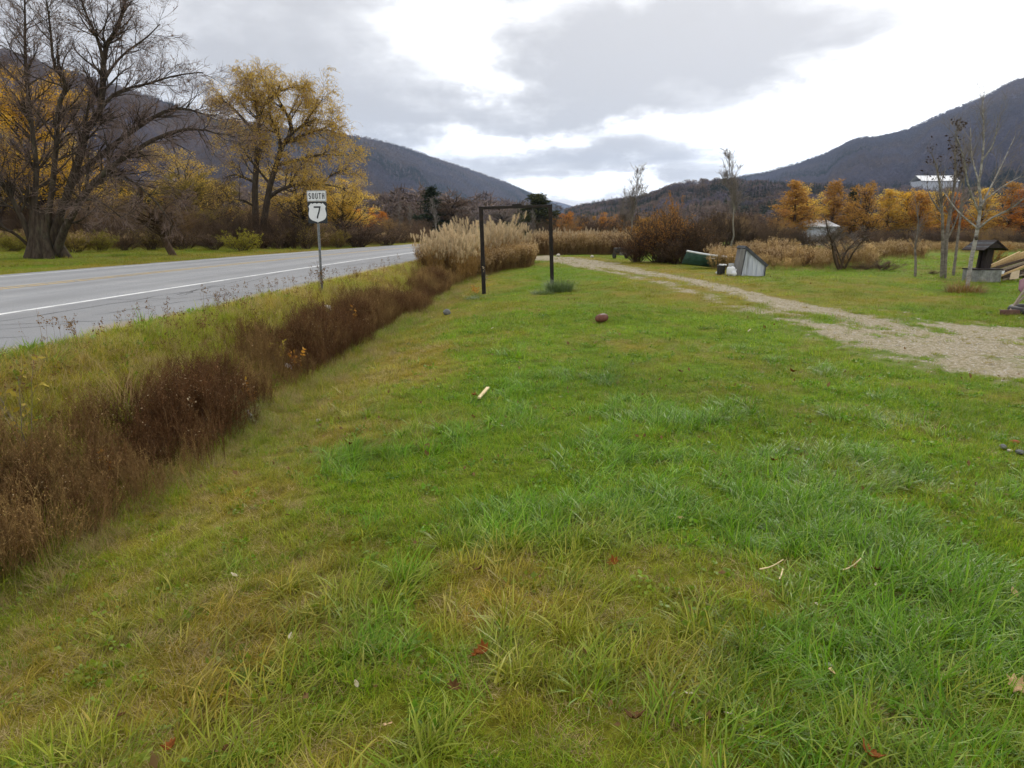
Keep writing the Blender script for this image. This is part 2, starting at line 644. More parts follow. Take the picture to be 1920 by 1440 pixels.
gx = grade(-2500, 2500, -12, 12, 0.15, 1.08)
gy = grade(-60, 4500, 1.0, 32, 0.17, 1.05)
GX, GY = np.meshgrid(gx, gy)
GZ = H(GX, GY)
ny, nx = GX.shape
ii = np.arange(ny - 1)[:, None] * nx + np.arange(nx - 1)[None]
gq = np.stack([ii, ii + 1, ii + nx + 1, ii + nx], -1).reshape(-1, 4)
gme = mesh('ground', np.stack([GX, GY, GZ], -1).reshape(-1, 3), [gq])
for nm, fn in (('gravel', driveness), ('straw', strawness)):
    a = gme.attributes.new(nm, 'FLOAT', 'POINT')
    a.data.foreach_set('value', fn(GX, GY).astype(np.float32).ravel())

gm, nt, out = newmat('ground_soil_and_turf')
co = node(nt, 'ShaderNodeTexCoord').outputs['Object']
aG = node(nt, 'ShaderNodeAttribute', attribute_name='gravel').outputs['Fac']
aS = node(nt, 'ShaderNodeAttribute', attribute_name='straw').outputs['Fac']
nA = node(nt, 'ShaderNodeTexNoise', ins={'Vector': co, 'Scale': 14.0, 'Detail': 8.0, 'Roughness': 0.7}).outputs[0]
nB = node(nt, 'ShaderNodeTexNoise', ins={'Vector': co, 'Scale': 1.3, 'Detail': 6.0, 'Roughness': 0.6}).outputs[0]
nC = node(nt, 'ShaderNodeTexNoise', ins={'Vector': co, 'Scale': 55.0, 'Detail': 5.0, 'Roughness': 0.7}).outputs[0]
green = mixc(nt, maprange(nt, nA, .3, .7), S(72, 94, 8), S(104, 134, 14))
straw = mixc(nt, maprange(nt, nA, .3, .7), S(112, 98, 28), S(146, 128, 50))
turf = mixc(nt, M(nt, 'ADD', aS, M(nt, 'MULTIPLY', M(nt, 'SUBTRACT', nB, .5), .7), clamp=True), green, straw)
turf = mixc(nt, maprange(nt, nC, .52, .72), turf, S(58, 52, 30))
grav = mixc(nt, maprange(nt, nC, .3, .7), S(138, 126, 106), S(194, 182, 160))
grav = mixc(nt, M(nt, 'MULTIPLY', maprange(nt, nA, .42, .60), .7), grav, S(112, 104, 54))
vor = node(nt, 'ShaderNodeTexVoronoi', ins={'Vector': co, 'Scale': 26.0})
grav = mixc(nt, maprange(nt, vor.outputs[0], .0, .22, .45, 0.), grav, S(200, 188, 168))
gcol = mixc(nt, aG, turf, grav)
hgt = M(nt, 'ADD', nC, M(nt, 'MULTIPLY', nA, 1.2))
bp = node(nt, 'ShaderNodeBump', ins={'Strength': 0.55, 'Distance': 0.05, 'Height': hgt})
b = node(nt, 'ShaderNodeBsdfPrincipled', ins={'Base Color': gcol, 'Roughness': 0.95, 'Specular IOR Level': 0.1, 'Normal': bp.outputs[0]})
nt.links.new(b.outputs[0], out.inputs[0])
tag(obj('ground', gme, gm), 'mown autumn lawn, ditch, verge and valley floor in one sheet', 'ground', kind='structure')

# ================================================================== ROAD
ry = np.concatenate([np.arange(-30, 70, 0.5), np.arange(70, 420, 4.0)])


def strip(offs, z, y=ry, wob=None):
    """sheet along the road between offsets from the centre line"""
    rows = []
    for k, o in enumerate(offs):
        w = 0 if wob is None else wob[k]
        rows.append(np.stack([road_c(y) + o + w, y, np.full(len(y), z) if np.isscalar(z) else z[k]], 1))
    V = np.stack(rows, 1)
    n, m = V.shape[:2]
    i = np.arange(n - 1)[:, None] * m + np.arange(m - 1)[None]
    return V.reshape(-1, 3), np.stack([i, i + 1, i + m + 1, i + m], -1).reshape(-1, 4)


rm, nt, out = newmat('asphalt_worn')
co = node(nt, 'ShaderNodeTexCoord').outputs['Object']
n1_ = node(nt, 'ShaderNodeTexNoise', ins={'Vector': co, 'Scale': 45.0, 'Detail': 5.0, 'Roughness': 0.75}).outputs[0]
st = node(nt, 'ShaderNodeMapping', ins={0: co, 3: (1.6, 0.10, 1)}).outputs[0]
n2_ = node(nt, 'ShaderNodeTexNoise', ins={'Vector': st, 'Scale': 1.0, 'Detail': 5.0}).outputs[0]
n3_ = node(nt, 'ShaderNodeTexNoise', ins={'Vector': co, 'Scale': .8, 'Detail': 6.0}).outputs[0]
ac = mixc(nt, maprange(nt, n1_, .3, .7), (.19, .192, .197), (.36, .364, .372))
ac = mixc(nt, M(nt, 'MULTIPLY', maprange(nt, n2_, .42, .64), .45), ac, (.205, .207, .212))
ac = mixc(nt, M(nt, 'MULTIPLY', maprange(nt, n3_, .5, .7), .35), ac, (.36, .357, .35))
of = node(nt, 'ShaderNodeAttribute', attribute_name='off').outputs['Fac']
ab = M(nt, 'ABSOLUTE', of)
for cx in (0.9, 2.65):
    w_ = maprange(nt, M(nt, 'ABSOLUTE', M(nt, 'SUBTRACT', ab, cx)), 0.05, 0.55, .30, 0.)
    ac = mixc(nt, w_, ac, (.15, .152, .156))
ac = mixc(nt, maprange(nt, of, 3.62, 3.75, 0., .42), ac, (.17, .172, .176))
edge_n = M(nt, 'MULTIPLY_ADD', n3_, 1.4, of)
ac = mixc(nt, maprange(nt, edge_n, 6.55, 7.0, 0., .8), ac, S(150, 136, 112))
bp = node(nt, 'ShaderNodeBump', ins={'Strength': 0.4, 'Distance': 0.01, 'Height': n1_})
b = node(nt, 'ShaderNodeBsdfPrincipled', ins={'Base Color': ac, 'Roughness': 0.8, 'Specular IOR Level': 0.35, 'Normal': bp.outputs[0]})
nt.links.new(b.outputs[0], out.inputs[0])
wobn = (fbm(ry * 0.9, ry * 0 + 5, 61, 4) - 0.5) * 0.5
wobf = (fbm(ry * 0.7, ry * 0 + 9, 63, 4) - 0.5) * 0.3
ROFF = [-W_FAR - .10, -W_FAR, -3.6, 0, 3.6, W_NEAR, W_NEAR + .12]
V, Q = strip(ROFF, [0.3 + 0 * ry, 0.42 + 0 * ry, .435 + 0 * ry, 0.47 + 0 * ry, .435 + 0 * ry, 0.415 + 0 * ry, 0.3 + 0 * ry],
             wob=[wobf, wobf, 0, 0, 0, wobn, wobn])
rme = mesh('road', V, [Q])
a_ = rme.attributes.new('off', 'FLOAT', 'POINT')
a_.data.foreach_set('value', np.tile(np.array(ROFF, dtype=np.float32), len(ry)))
road = tag(obj('road', rme, rm), 'worn grey two-lane asphalt highway with wide near shoulder', 'road', kind='structure')


def crown(off):
    return np.interp(off, [-W_FAR, -3.6, 0, 3.6, W_NEAR], [.42, .435, .47, .435, .415])


paintw = surf('road_paint_white', (.70, .70, .69), (.80, .80, .79), 3.0, .7, .2, stain=(.3, .3, .3), stain_amt=.6)
painty = surf('road_paint_yellow', S(186, 150, 78), S(200, 172, 110), 5.0, .7, .2, stain=(.26, .25, .22), stain_amt=.9)
for nm, o, w, m, lb in (('edge_line', 3.52, .13, paintw, 'solid white edge line next to the near shoulder'),
                        ('edge_line', -3.52, .11, paintw, 'solid white edge line on the far side of the road'),
                        ('centre_line', .15, .10, painty, 'faded yellow centre line nearer the camera'),
                        ('centre_line', -.15, .10, painty, 'faded yellow centre line farther from the camera')):
    V, Q = strip([o - w / 2, o + w / 2], [crown(o - w / 2) + .005 + 0 * ry, crown(o + w / 2) + .005 + 0 * ry])
    l = obj(nm, mesh(nm, V, [Q]), m, road)
    l['label'] = lb
# cracks: sealed joint and wandering cracks in the shoulder
crk = MB()
rng = np.random.default_rng(5)
for c in range(46):
    y0 = rng.uniform(5, 44)
    if c < 9:
        o0, dy, do, n = rng.uniform(3.9, 5.9), rng.uniform(5, 12), rng.uniform(-.6, .6), 26
    else:
        o0, dy, do, n = rng.uniform(3.65, 4.6), rng.uniform(.6, 3.5), rng.uniform(1.2, 2.2), 16
    t = np.linspace(0, 1, n)
    oo = np.clip(o0 + do * t + np.cumsum(rng.normal(size=n)) * .045, -3, W_NEAR - .25)
    yy = y0 + dy * t + np.cumsum(rng.normal(size=n)) * .05
    w = .004 + .009 * rng.random(n)
    z = crown(oo) + .004
    P = np.stack([road_c(yy) + oo, yy, z], 1)
    dd = nrm(np.gradient(P, axis=0)); dd = np.stack([-dd[:, 1], dd[:, 0], 0 * t], 1)
    V = np.concatenate([P - dd * w[:, None], P + dd * w[:, None]])
    i = np.arange(n - 1)
    crk.add(V, np.stack([i, i + 1, i + n + 1, i + n], 1))
co_ = obj('crack', crk.mesh('crack'), surf('crack_tar', (.035, .035, .036), (.06, .06, .062), 9, .8, .1), road)
co_['kind'] = 'stuff'

# ================================================================== HILLS
def hillmat(name, c1, c2, c3, ever, scale):
    m, nt, out = newmat(name)
    co = node(nt, 'ShaderNodeTexCoord').outputs['Object']
    st = node(nt, 'ShaderNodeMapping', ins={0: co, 3: (1, 1, 1.6)}).outputs[0]
    a = node(nt, 'ShaderNodeTexNoise', ins={'Vector': st, 'Scale': scale, 'Detail': 9.0, 'Roughness': 0.62}).outputs[0]
    f = node(nt, 'ShaderNodeTexNoise', ins={'Vector': co, 'Scale': scale * 22, 'Detail': 5.0, 'Roughness': 0.75}).outputs[0]
    e = node(nt, 'ShaderNodeTexNoise', ins={'Vector': VM(nt, 'ADD', st, (900, 100, 0)), 'Scale': scale * 1.7, 'Detail': 7.0, 'Roughness': 0.65}).outputs[0]
    col = mixc(nt, maprange(nt, a, .38, .62), c1, c2)
    col = mixc(nt, M(nt, 'MULTIPLY', maprange(nt, f, .4, .68), .75), col, c3)
    col = mixc(nt, maprange(nt, e, .57, .66), col, ever)
    bp = node(nt, 'ShaderNodeBump', ins={'Strength': 0.9, 'Distance': 14.0, 'Height': f})
    b = node(nt, 'ShaderNodeBsdfPrincipled', ins={'Base Color': col, 'Roughness': 1.0, 'Specular IOR Level': 0.0, 'Normal': bp.outputs[0]})
    nt.links.new(b.outputs[0], out.inputs[0])
    return m


HILLPTS = {}


def hill(name, ridge, foot, mat, label, seed, nu=420, nt_=90, gul=0.10, pw=1.15):
    R_ = np.array([at(*p) for p in ridge])
    Fo = np.array([spot(u, Y) for u, Y in foot])
    Fo[:, 2] -= 6
    k = np.linspace(0, len(ridge) - 1, nu)
    Rr, Ff = resample(R_, nu), resample(Fo, nu)
    t = np.concatenate([np.linspace(0, 1, nt_), 1 + np.linspace(0.02, 0.6, 14)])
    V = Ff[:, None] * (1 - t[None, :, None]) + Rr[:, None] * t[None, :, None]
    hz = (Rr[:, 2] - Ff[:, 2])[:, None]
    prof = np.where(t <= 1, np.clip(t, 0, 1) ** pw, 1 - 0.9 * (t - 1) ** 1.2)[None]
    lam = hz.mean()
    gl = fbm(k[:, None] * 2.2 + 0.6 * t[None], t[None] * 1.6 + 0 * k[:, None], seed, 5) - 0.5
    fine = fbm(V[..., 0] / (lam * .25), V[..., 1] / (lam * .25), seed + 3, 4) - 0.5
    V[..., 2] = Ff[:, 2][:, None] + hz * prof + hz * gul * 2 * gl * np.sin(np.pi * np.clip(t, 0, 1))[None] \
        + hz * gul * .5 * fine * np.sin(np.pi * np.clip(t, 0, 1.0))[None]
    n, m = V.shape[:2]
    i = np.arange(n - 1)[:, None] * m + np.arange(m - 1)[None]
    Q = np.stack([i, i + 1, i + m + 1, i + m], -1).reshape(-1, 4)
    HILLPTS[name] = V
    return tag(obj(name, mesh(name, V.reshape(-1, 3), [Q]), mat), label, 'mountain', kind='structure')


mL = hillmat('bare_forest_left', S(78, 78, 90), S(108, 96, 94), S(60, 62, 76), S(40, 52, 60), .0035)
mR = hillmat('bare_forest_right', S(84, 84, 102), S(118, 104, 104), S(66, 70, 90), S(48, 60, 78), .0035)
mN = hillmat('bare_forest_near', S(100, 90, 82), S(120, 108, 96), S(78, 70, 66), S(56, 64, 50), .012)
hill('mountain_left',
     [(-500, -60, 800), (-200, 40, 1000), (0, 97, 1200), (100, 128, 1300), (200, 160, 1400), (300, 188, 1550), (400, 222, 1700), (500, 236, 1900),
      (640, 251, 2200), (740, 272, 2500), (820, 298, 2800), (900, 325, 3100), (960, 347, 3400), (1000, 364, 3600), (1050, 388, 3800), (1090, 420, 3900)],
     [(-500, 160), (-200, 220), (0, 260), (100, 290), (200, 330), (300, 400), (400, 480), (500, 560), (640, 700), (740, 900), (820, 1200), (900, 1600),
      (960, 2100), (1000, 2700), (1050, 3400), (1090, 3800)], mL, 'long wooded mountain sloping down from the left', 101)
hill('mountain_right',
     [(2500, 20, 1500), (2200, 60, 1650), (1920, 146, 1900), (1850, 181, 2000), (1780, 209, 2050), (1700, 245, 2150), (1650, 257, 2250), (1600, 264, 2350),
      (1550, 288, 2450), (1500, 306, 2550), (1430, 325, 2700), (1380, 334, 2850), (1300, 352, 3100), (1200, 388, 3400), (1140, 420, 3500)],
     [(2500, 320), (2200, 380), (1920, 450), (1850, 480), (1780, 520), (1700, 580), (1650, 630), (1600, 690), (1550, 760), (1500, 850), (1430, 1000),
      (1380, 1150), (1300, 1500), (1200, 2200), (1140, 3100)], mR, 'wooded mountain rising to the right edge with pale cliffs near the top', 131)
hill('ridge_far', [(880, 372, 7000), (960, 372, 7000), (1040, 378, 7000), (1090, 391, 7000), (1130, 396, 7000), (1200, 392, 7000), (1300, 388, 7000)],
     [(880, 5000), (960, 5000), (1040, 5000), (1090, 5000), (1130, 5000), (1200, 5000), (1300, 5000)], mR,
     'small far blue ridge closing the end of the valley', 151, 160, 30)
hill('hill_near_right',
     [(1060, 402, 950), (1090, 394, 900), (1130, 387, 850), (1180, 381, 800), (1230, 370, 750), (1265, 356, 720), (1330, 349, 700), (1400, 350, 690), (1480, 356, 660),
      (1560, 360, 640), (1660, 362, 600), (1800, 360, 560), (1920, 352, 520), (2200, 340, 500)],
     [(1060, 500), (1090, 430), (1130, 380), (1180, 330), (1230, 280), (1265, 260), (1330, 240), (1400, 230), (1480, 220), (1560, 210), (1660, 200),
      (1800, 190), (1920, 180), (2200, 170)], mN, 'low dark wooded hill behind the orange trees on the right', 171, 320, 60)
# ================================================================== PLANT TEMPLATES (height 1)
bark_dark = surf('bark_dark', S(54, 46, 39), S(80, 70, 60), 3.0, .95, .7, .1, stretch=(3, 3, .6), stain=S(96, 96, 78), stain_amt=.4)
bark_brown = surf('bark_brown', S(70, 56, 44), S(98, 82, 66), 6.0, .95, .5, .1, stretch=(3, 3, .6))
bark_pale = surf('bark_pale', S(128, 124, 116), S(174, 170, 162), 5.0, .85, .4, .15, stretch=(1, 1, 3), stain=S(70, 62, 54), stain_amt=.8)
bark_grey = surf('bark_grey', S(104, 98, 90), S(140, 132, 122), 6.0, .9, .4, .1, stretch=(1, 1, 2), stain=S(64, 58, 50), stain_amt=.6)
twig_red = leafmat('twig_reddish', [S(98, 84, 78), S(124, 106, 98), S(142, 124, 114)], 0, .9, .05)
twig_brown = leafmat('twig_brown', [S(92, 74, 60), S(114, 94, 76), S(130, 108, 88)], 0, .9, .05)
twig_grey = leafmat('twig_grey', [S(98, 90, 84), S(124, 114, 106), S(140, 130, 120)], 0, .9, .05)
twig_pale = leafmat('twig_pale', [S(122, 114, 106), S(146, 138, 130), S(104, 96, 90)], 0, .9, .05)
L_gold = leafmat('leaf_gold', [S(216, 176, 66), S(236, 200, 90), S(224, 186, 76), S(240, 214, 126)], .65)
L_orange = leafmat('leaf_orange', [S(206, 128, 40), S(222, 150, 50), S(194, 120, 46), S(228, 168, 66)], 0.45)
L_rust = leafmat('leaf_rust', [S(188, 126, 48), S(204, 144, 54), S(166, 112, 52), S(212, 158, 66)], 0.45)
L_larch = leafmat('leaf_larch', [S(190, 140, 56), S(208, 156, 62), S(216, 168, 74), S(160, 118, 58), S(140, 108, 60)], 0.5)
L_yellow = leafmat('leaf_yellow', [S(220, 172, 44), S(232, 188, 60), S(206, 160, 44)], 0.5)
L_lime = leafmat('leaf_lime', [S(146, 142, 34), S(170, 162, 44), S(124, 122, 34), S(182, 166, 48)], .4)
L_olive = leafmat('leaf_olive', [S(138, 122, 46), S(162, 142, 54), S(122, 104, 44), S(172, 150, 60)], 0.4)
L_brown = leafmat('leaf_brown', [S(112, 86, 58), S(132, 102, 68), S(94, 74, 52), S(146, 116, 78)], .25)
L_redbr = leafmat('leaf_redbrown', [S(122, 82, 56), S(146, 96, 62), S(104, 72, 52), S(160, 114, 72)], .25)
L_ever = leafmat('needles_dark', [S(36, 48, 28), S(48, 60, 34), S(30, 42, 28), S(60, 68, 38)], .1, .7, .15)
L_pine = leafmat('needles_olive', [S(56, 62, 32), S(70, 74, 38), S(48, 56, 32), S(82, 82, 42)], .1, .7, .15)


def unit(parts):
    h = max(p.V_[:, 2].max() for p in parts if p is not None)
    for p in parts:
        if p is not None:
            p.V_ /= h
    return parts


class Raw:
    def __init__(self, *vf):
        mb = MB()
        for V, Q in vf:
            mb.add(V, Q)
        self.V_ = np.concatenate(mb.V)
        self.F_ = mb.Fq

    def mesh(self, n):
        return mesh(n, self.V_, self.F_)


def trunkline(rng, h=1.0, lean=0.05, r=.018, k=8, wob=.012):
    z = np.linspace(0, h, k)
    P = np.stack([np.cumsum(rng.normal(size=k)) * wob + lean * z * rng.normal(), np.cumsum(rng.normal(size=k)) * wob + lean * z * rng.normal(), z], 1)
    P[0, :2] = 0
    R_ = r * np.linspace(1.25, .12, k)
    return P[None], R_[None]


def t_bare(seed, up=.12, ang=.65, n1=20, twn=1300, r=.016, start=.22, ln=.42):
    g = np.random.default_rng(seed)
    P, R_ = trunkline(g, r=r)
    a = branch(P, R_, g, n1, start, .93, ang, ln, 5, .10, up, .6, .25, .6)
    b = branch(*a, g, n1 * 7, .1, .95, .6, .45, 4, .13, up, .6, .3, .4)
    c = branch(*b, g, twn // 2, .2, 1, .6, .6, 3, .15, up * .8, .6, .4, .3)
    d = branch(*c, g, twn, .1, 1, .6, .06, 2, .15, up * .5, .7, .4, 0, False)
    for x in (c, d):
        np.clip(x[1], .0011, None, out=x[1])
    return unit([Raw(tubes(P, R_, 8, g), tubes(*a, 5, g), tubes(*b, 3, g)), Raw(tubes(*c, 3, g), tubes(*d, 3, g))])


def t_round(seed, nl=4200, ls=.024, n1=24, ang=.75, up=.08, start=.18, r=.02, ln=.5, hang=0.0, topbias=0.0):
    g = np.random.default_rng(seed)
    P, R_ = trunkline(g, r=r)
    a = branch(P, R_, g, n1, start, .97, ang, ln, 5, .10, up, .6, .25, .55)
    b = branch(*a, g, n1 * 6, .2, 1, .65, .5, 4, .14, up, .6, .3, .4)
    c = branch(*b, g, n1 * 24, .2, 1, .65, .6, 3, .18, up * .5, .6, .4, .3)
    np.clip(c[1], .001, None, out=c[1])
    lv = leaves(c[0], g, nl, ls, .6, jit=.014, hang=hang)
    return unit([Raw(tubes(P, R_, 8, g), tubes(*a, 5, g), tubes(*b, 3, g), tubes(*c, 3, g)), Raw(lv)])


def t_cone(seed, wid=.24, nl=5200, ls=.02, droop=.0, asp=.6, n1=110, taper=.92, r=.013, start=.08):
    g = np.random.default_rng(seed)
    P, R_ = trunkline(g, r=r, lean=.02, wob=.004)
    a = branch(P, R_, g, n1, start, .99, 1.25, wid, 4, .08, droop, .45, .3, taper, False, tw=.8)
    b = branch(*a, g, n1 * 5, .15, 1, .7, .45, 3, .12, droop, .6, .4, .3)
    np.clip(b[1], .0008, None, out=b[1])
    lv = leaves(np.concatenate([b[0], resample_many(a[0], 4)]), g, nl, ls, asp, jit=.014, flat=.4)
    return unit([Raw(tubes(P, R_, 6, g), tubes(*a, 3, g)), Raw(tubes(*b, 3, g), lv)])


def resample_many(P, k):
    t = np.linspace(0, P.shape[1] - 1, k)
    i = np.minimum(t.astype(int), P.shape[1] - 2)
    f = (t - i)[None, :, None]
    return P[:, i] * (1 - f) + P[:, i + 1] * f


def stems(g, m, r0, spread, k, L, wob, trop, rad):
    P0 = disc(g, m, r0)
    a = g.random(m) * 2 * math.pi
    s = spread * np.sqrt(g.random(m))
    D = np.stack([np.sin(s) * np.cos(a), np.sin(s) * np.sin(a), np.cos(s)], 1)
    le = L * (.6 + .4 * g.random(m))
    out = [P0]
    for i in range(k):
        D = nrm(D + wob * g.normal(size=(m, 3)) + trop * np.array([0, 0, 1]))
        out.append(out[-1] + D * (le / k)[:, None])
    return np.stack(out, 1), (rad * (.6 + .6 * g.random(m)))[:, None] * np.linspace(1, .3, k + 1)[None]


def t_shrub(seed, nl=3600, ls=.032, ns=26, spread=.75, twn=700, r0=.12, leaf_t0=0.0, trop=.06):
    g = np.random.default_rng(seed)
    P, R_ = stems(g, ns, r0, spread, 6, 1.0, .09, trop, .009)
    b = branch(P, R_, g, ns * 8, .2, 1, .55, .4, 4, .13, .08, .6, .3, .3)
    c = branch(*b, g, twn, .1, 1, .6, .5, 3, .15, .06, .6, .4, .2)
    np.clip(c[1], .0018, None, out=c[1])
    np.clip(b[1], .0022, None, out=b[1])
    parts = [Raw(tubes(P, R_, 4, g), tubes(*b, 3, g), tubes(*c, 3, g))]
    if nl:
        parts.append(Raw(leaves(np.concatenate([c[0], resample_many(b[0], 4)]), g, nl, ls, .6, jit=.01, t0=leaf_t0)))
    else:
        d = branch(*c, g, twn * 3, .1, 1, .6, .10, 2, .15, .05, .7, .5, 0, False)
        np.clip(d[1], .0014, None, out=d[1])
        parts.append(Raw(tubes(*d, 3, g)))
    return unit(parts)


def t_grove(seed, n=5):
    """slender leaf-shedding stems from one foot"""
    g = np.random.default_rng(seed)
    P, R_ = stems(g, n, .03, .28, 7, 1.0, .05, .05, .011)
    b = branch(P, R_, g, n * 9, .3, 1, .5, .3, 4, .1, .12, .5, .3, .4)
    c = branch(*b, g, n * 70, .1, 1, .55, .5, 3, .14, .08, .6, .4, .2)
    np.clip(c[1], .0012, None, out=c[1])
    d = branch(*c, g, n * 160, .1, 1, .6, .05, 2, .15, .05, .7, .5, 0, False)
    np.clip(d[1], .0010, None, out=d[1])
    return unit([Raw(tubes(P, R_, 5, g), tubes(*b, 3, g)), Raw(tubes(*c, 3, g), tubes(*d, 3, g))])


TPL = {}
for kind, fn in (('bare', lambda s: t_bare(s)), ('tallbare', lambda s: t_bare(s, .22, .42, 26, 800, .0075, .25, .30)),
                 ('round', lambda s: t_round(s, 9500, .0155, 40)), ('sparse', lambda s: t_round(s, 3600, .014)), ('bigsparse', lambda s: t_round(s, 17000, .0095, 40)),
                 ('larch', lambda s: t_cone(s, .27, 9000, .0145, .02, taper=.82, n1=120)), ('larchthin', lambda s: t_cone(s, .22, 6000, .0145, .03, taper=.75, n1=100)),
                 ('conifer', lambda s: t_cone(s, .27, 6500, .034, -.05, .3)),
                 ('fullconifer', lambda s: t_cone(s, .42, 7000, .04, -.03, .35, taper=.85)),
                 ('shrub', lambda s: t_shrub(s, 9000, .019)), ('lowshrub', lambda s: t_shrub(s, 8000, .026, 34, 1.05)),
                 ('dense', lambda s: t_shrub(s, 6500, .017, 64, .78, 3000)), ('brush', lambda s: t_shrub(s, 0, 0, 34, .8, 900)), ('mixbrush', lambda s: t_shrub(s, 3000, .019, 34, .8, 1200)),
                 ('grove', lambda s: t_grove(s))):
    for v in range(2 if kind in ('fullconifer', 'tallbare', 'grove', 'lowshrub') else 3):
        pr = fn(sum(map(ord, kind)) * 7 + v * 131)
        allv = np.concatenate([p.V_ for p in pr])
        wdt = np.percentile(np.abs(allv[:, :2]), 97) * 2
        TPL[kind, v] = (pr[0].mesh(kind + '_wood'), pr[1].mesh(kind + '_crown'), wdt)

_rot = random.Random(11)


def plant(name, kind, v, u, Y, vtop, wpx, wood, leaf, label, cat='tree', group=None, wood_name='trunk', crown_name='crown', zoff=0.0):
    b = spot(u, Y)
    h = at(u, vtop, Y)[2] - b[2]
    m1, m2, wdt = TPL[kind, v % (2 if kind in ('fullconifer', 'tallbare', 'grove', 'lowshrub') else 3)]
    s = (wpx / F * Y) / wdt if wpx else h
    if kind == 'tallbare':
        s = min(s, h * 1.1)
    e_ = empty(name, (b[0], b[1], b[2] - .03 + zoff), (0, 0, _rot.uniform(0, 6.28)), (s, s, h))
    obj(wood_name, m1, wood, e_)
    obj(crown_name, m2, leaf, e_)
    return tag(e_, label, cat, group)


# ================================================================== HERO TREES
def pxl(base, Y0, pts, dy, k, r0, r1):
    n = len(pts)
    P = np.array([at(u, v, Y0 + dy * (i / (n - 1)) ** 1.2) for i, (u, v) in enumerate(pts)]) - base
    return resample(P, k)[None], (r0 * (1 - np.linspace(0, 1, k)) ** .8 + r1)[None]


def cat_(*ps):
    k = max(p[0].shape[1] for p in ps)
    return (np.concatenate([resample_many(p[0], k) for p in ps]),
            np.concatenate([resample_many(p[1][..., None], k)[..., 0] for p in ps]))


# --- the big bare tree at the left
g = np.random.default_rng(77)
YB = 35.0
bb = gnd(85, 484)
YB = bb[1]
limbs = [([(100, 486), (116, 445), (124, 424), (164, 357), (204, 317), (255, 281), (310, 252), (365, 241), (412, 252)], -1.5, .46),
         ([(92, 486), (108, 430), (132, 345), (175, 303), (226, 262), (284, 222), (328, 204), (365, 208), (400, 222)], 2.0, .40),
         ([(90, 486), (106, 420), (146, 310), (160, 248), (190, 204), (193, 146), (197, 91), (219, 55), (233, 10), (243, -50), (246, -110)], .5, .46),
         ([(183, 215), (205, 185), (233, 168), (277, 157), (328, 142), (383, 135)], 1.0, .17),
         ([(195, 118), (185, 80), (175, 55), (160, 22), (146, -25), (140, -70)], -1.5, .15),
         ([(196, 150), (215, 120), (240, 95), (275, 70), (300, 45)], 2.5, .12),
         ([(82, 486), (92, 400), (105, 285), (109, 204), (124, 157), (102, 124), (95, 60), (85, -20)], -2.0, .32),
         ([(72, 486), (62, 410), (69, 328), (62, 255), (51, 164), (47, 91), (47, 36), (45, -50)], 1.5, .32),
         ([(66, 486), (46, 420), (18, 365), (-15, 300), (-50, 210), (-70, 120)], -.5, .3),
         ([(62, 470), (30, 440), (-20, 415), (-70, 400)], -2.0, .16),
         ([(214, 312), (240, 335), (262, 350), (292, 378), (312, 404)], -1.0, .10),
         ([(120, 395), (150, 375), (190, 380), (230, 410)], -2.5, .10)]
LP = [pxl(bb, YB, p, dy, 14, r * .40, .018) for p, dy, r in limbs]
A = cat_(*LP)
B1 = branch(*A, g, 260, .22, 1, .75, 2.6, 6, .12, .06, .5, .2, .45, False, rmax=.06)
B2 = branch(*B1, g, 1500, .15, 1, .65, 1.25, 5, .15, .03, .6, .3, .4, False)
B2b = branch(*A, g, 260, .5, 1, .8, 1.4, 5, .15, .05, .3, .25, .3, False, rmax=.03)
B3 = branch(*cat_(B2, B2b), g, 8500, .1, 1, .65, .62, 3, .16, .0, .7, .5, .2, False)
B4 = branch(*B3, g, 19000, .1, 1, .7, .30, 2, .18, -.02, .8, .6, 0, False)
for x, lo in ((B2, .008), (B2b, .008), (B3, .0055), (B4, .004)):
    np.clip(x[1], lo, .03, out=x[1])
fl = np.array([at(85 + dx, 487, YB) - bb for dx in (-34, -18, 0, 20, 38)])
flare = (np.array([resample([p * [1, 1, 0] + [0, dy_, -.15], p * [.55, 1, 0] + [0, dy_ * .5, .9], p * [.35, 1, 0] + [0, 0, 2.2]], 6)
                   for p, dy_ in zip(fl, (.1, -.5, -.6, -.5, .2))]), np.tile(np.linspace(.27, .15, 6), (5, 1)))
big = empty('bare_tree', tuple(bb))
obj('trunk', Raw(tubes(*A, 10, g), tubes(*flare, 9, g)).mesh('trunk'), bark_dark, big)
obj('branches', Raw(tubes(*B1, 5, g), tubes(*B2, 3, g), tubes(*B2b, 3, g)).mesh('branches'), bark_dark, big)
obj('crown', Raw(tubes(*B3, 3, g), tubes(*B4, 3, g)).mesh('crown'), twig_red, big)
sel = B4[0][B4[0][:, 0, 2] > 6.5]
obj('dry_leaves', Raw(leaves(sel, g, 1100, .085, .6)).mesh('dry_leaves'), L_brown, big)
tag(big, 'huge bare many-stemmed tree on the far side of the road', 'tree')

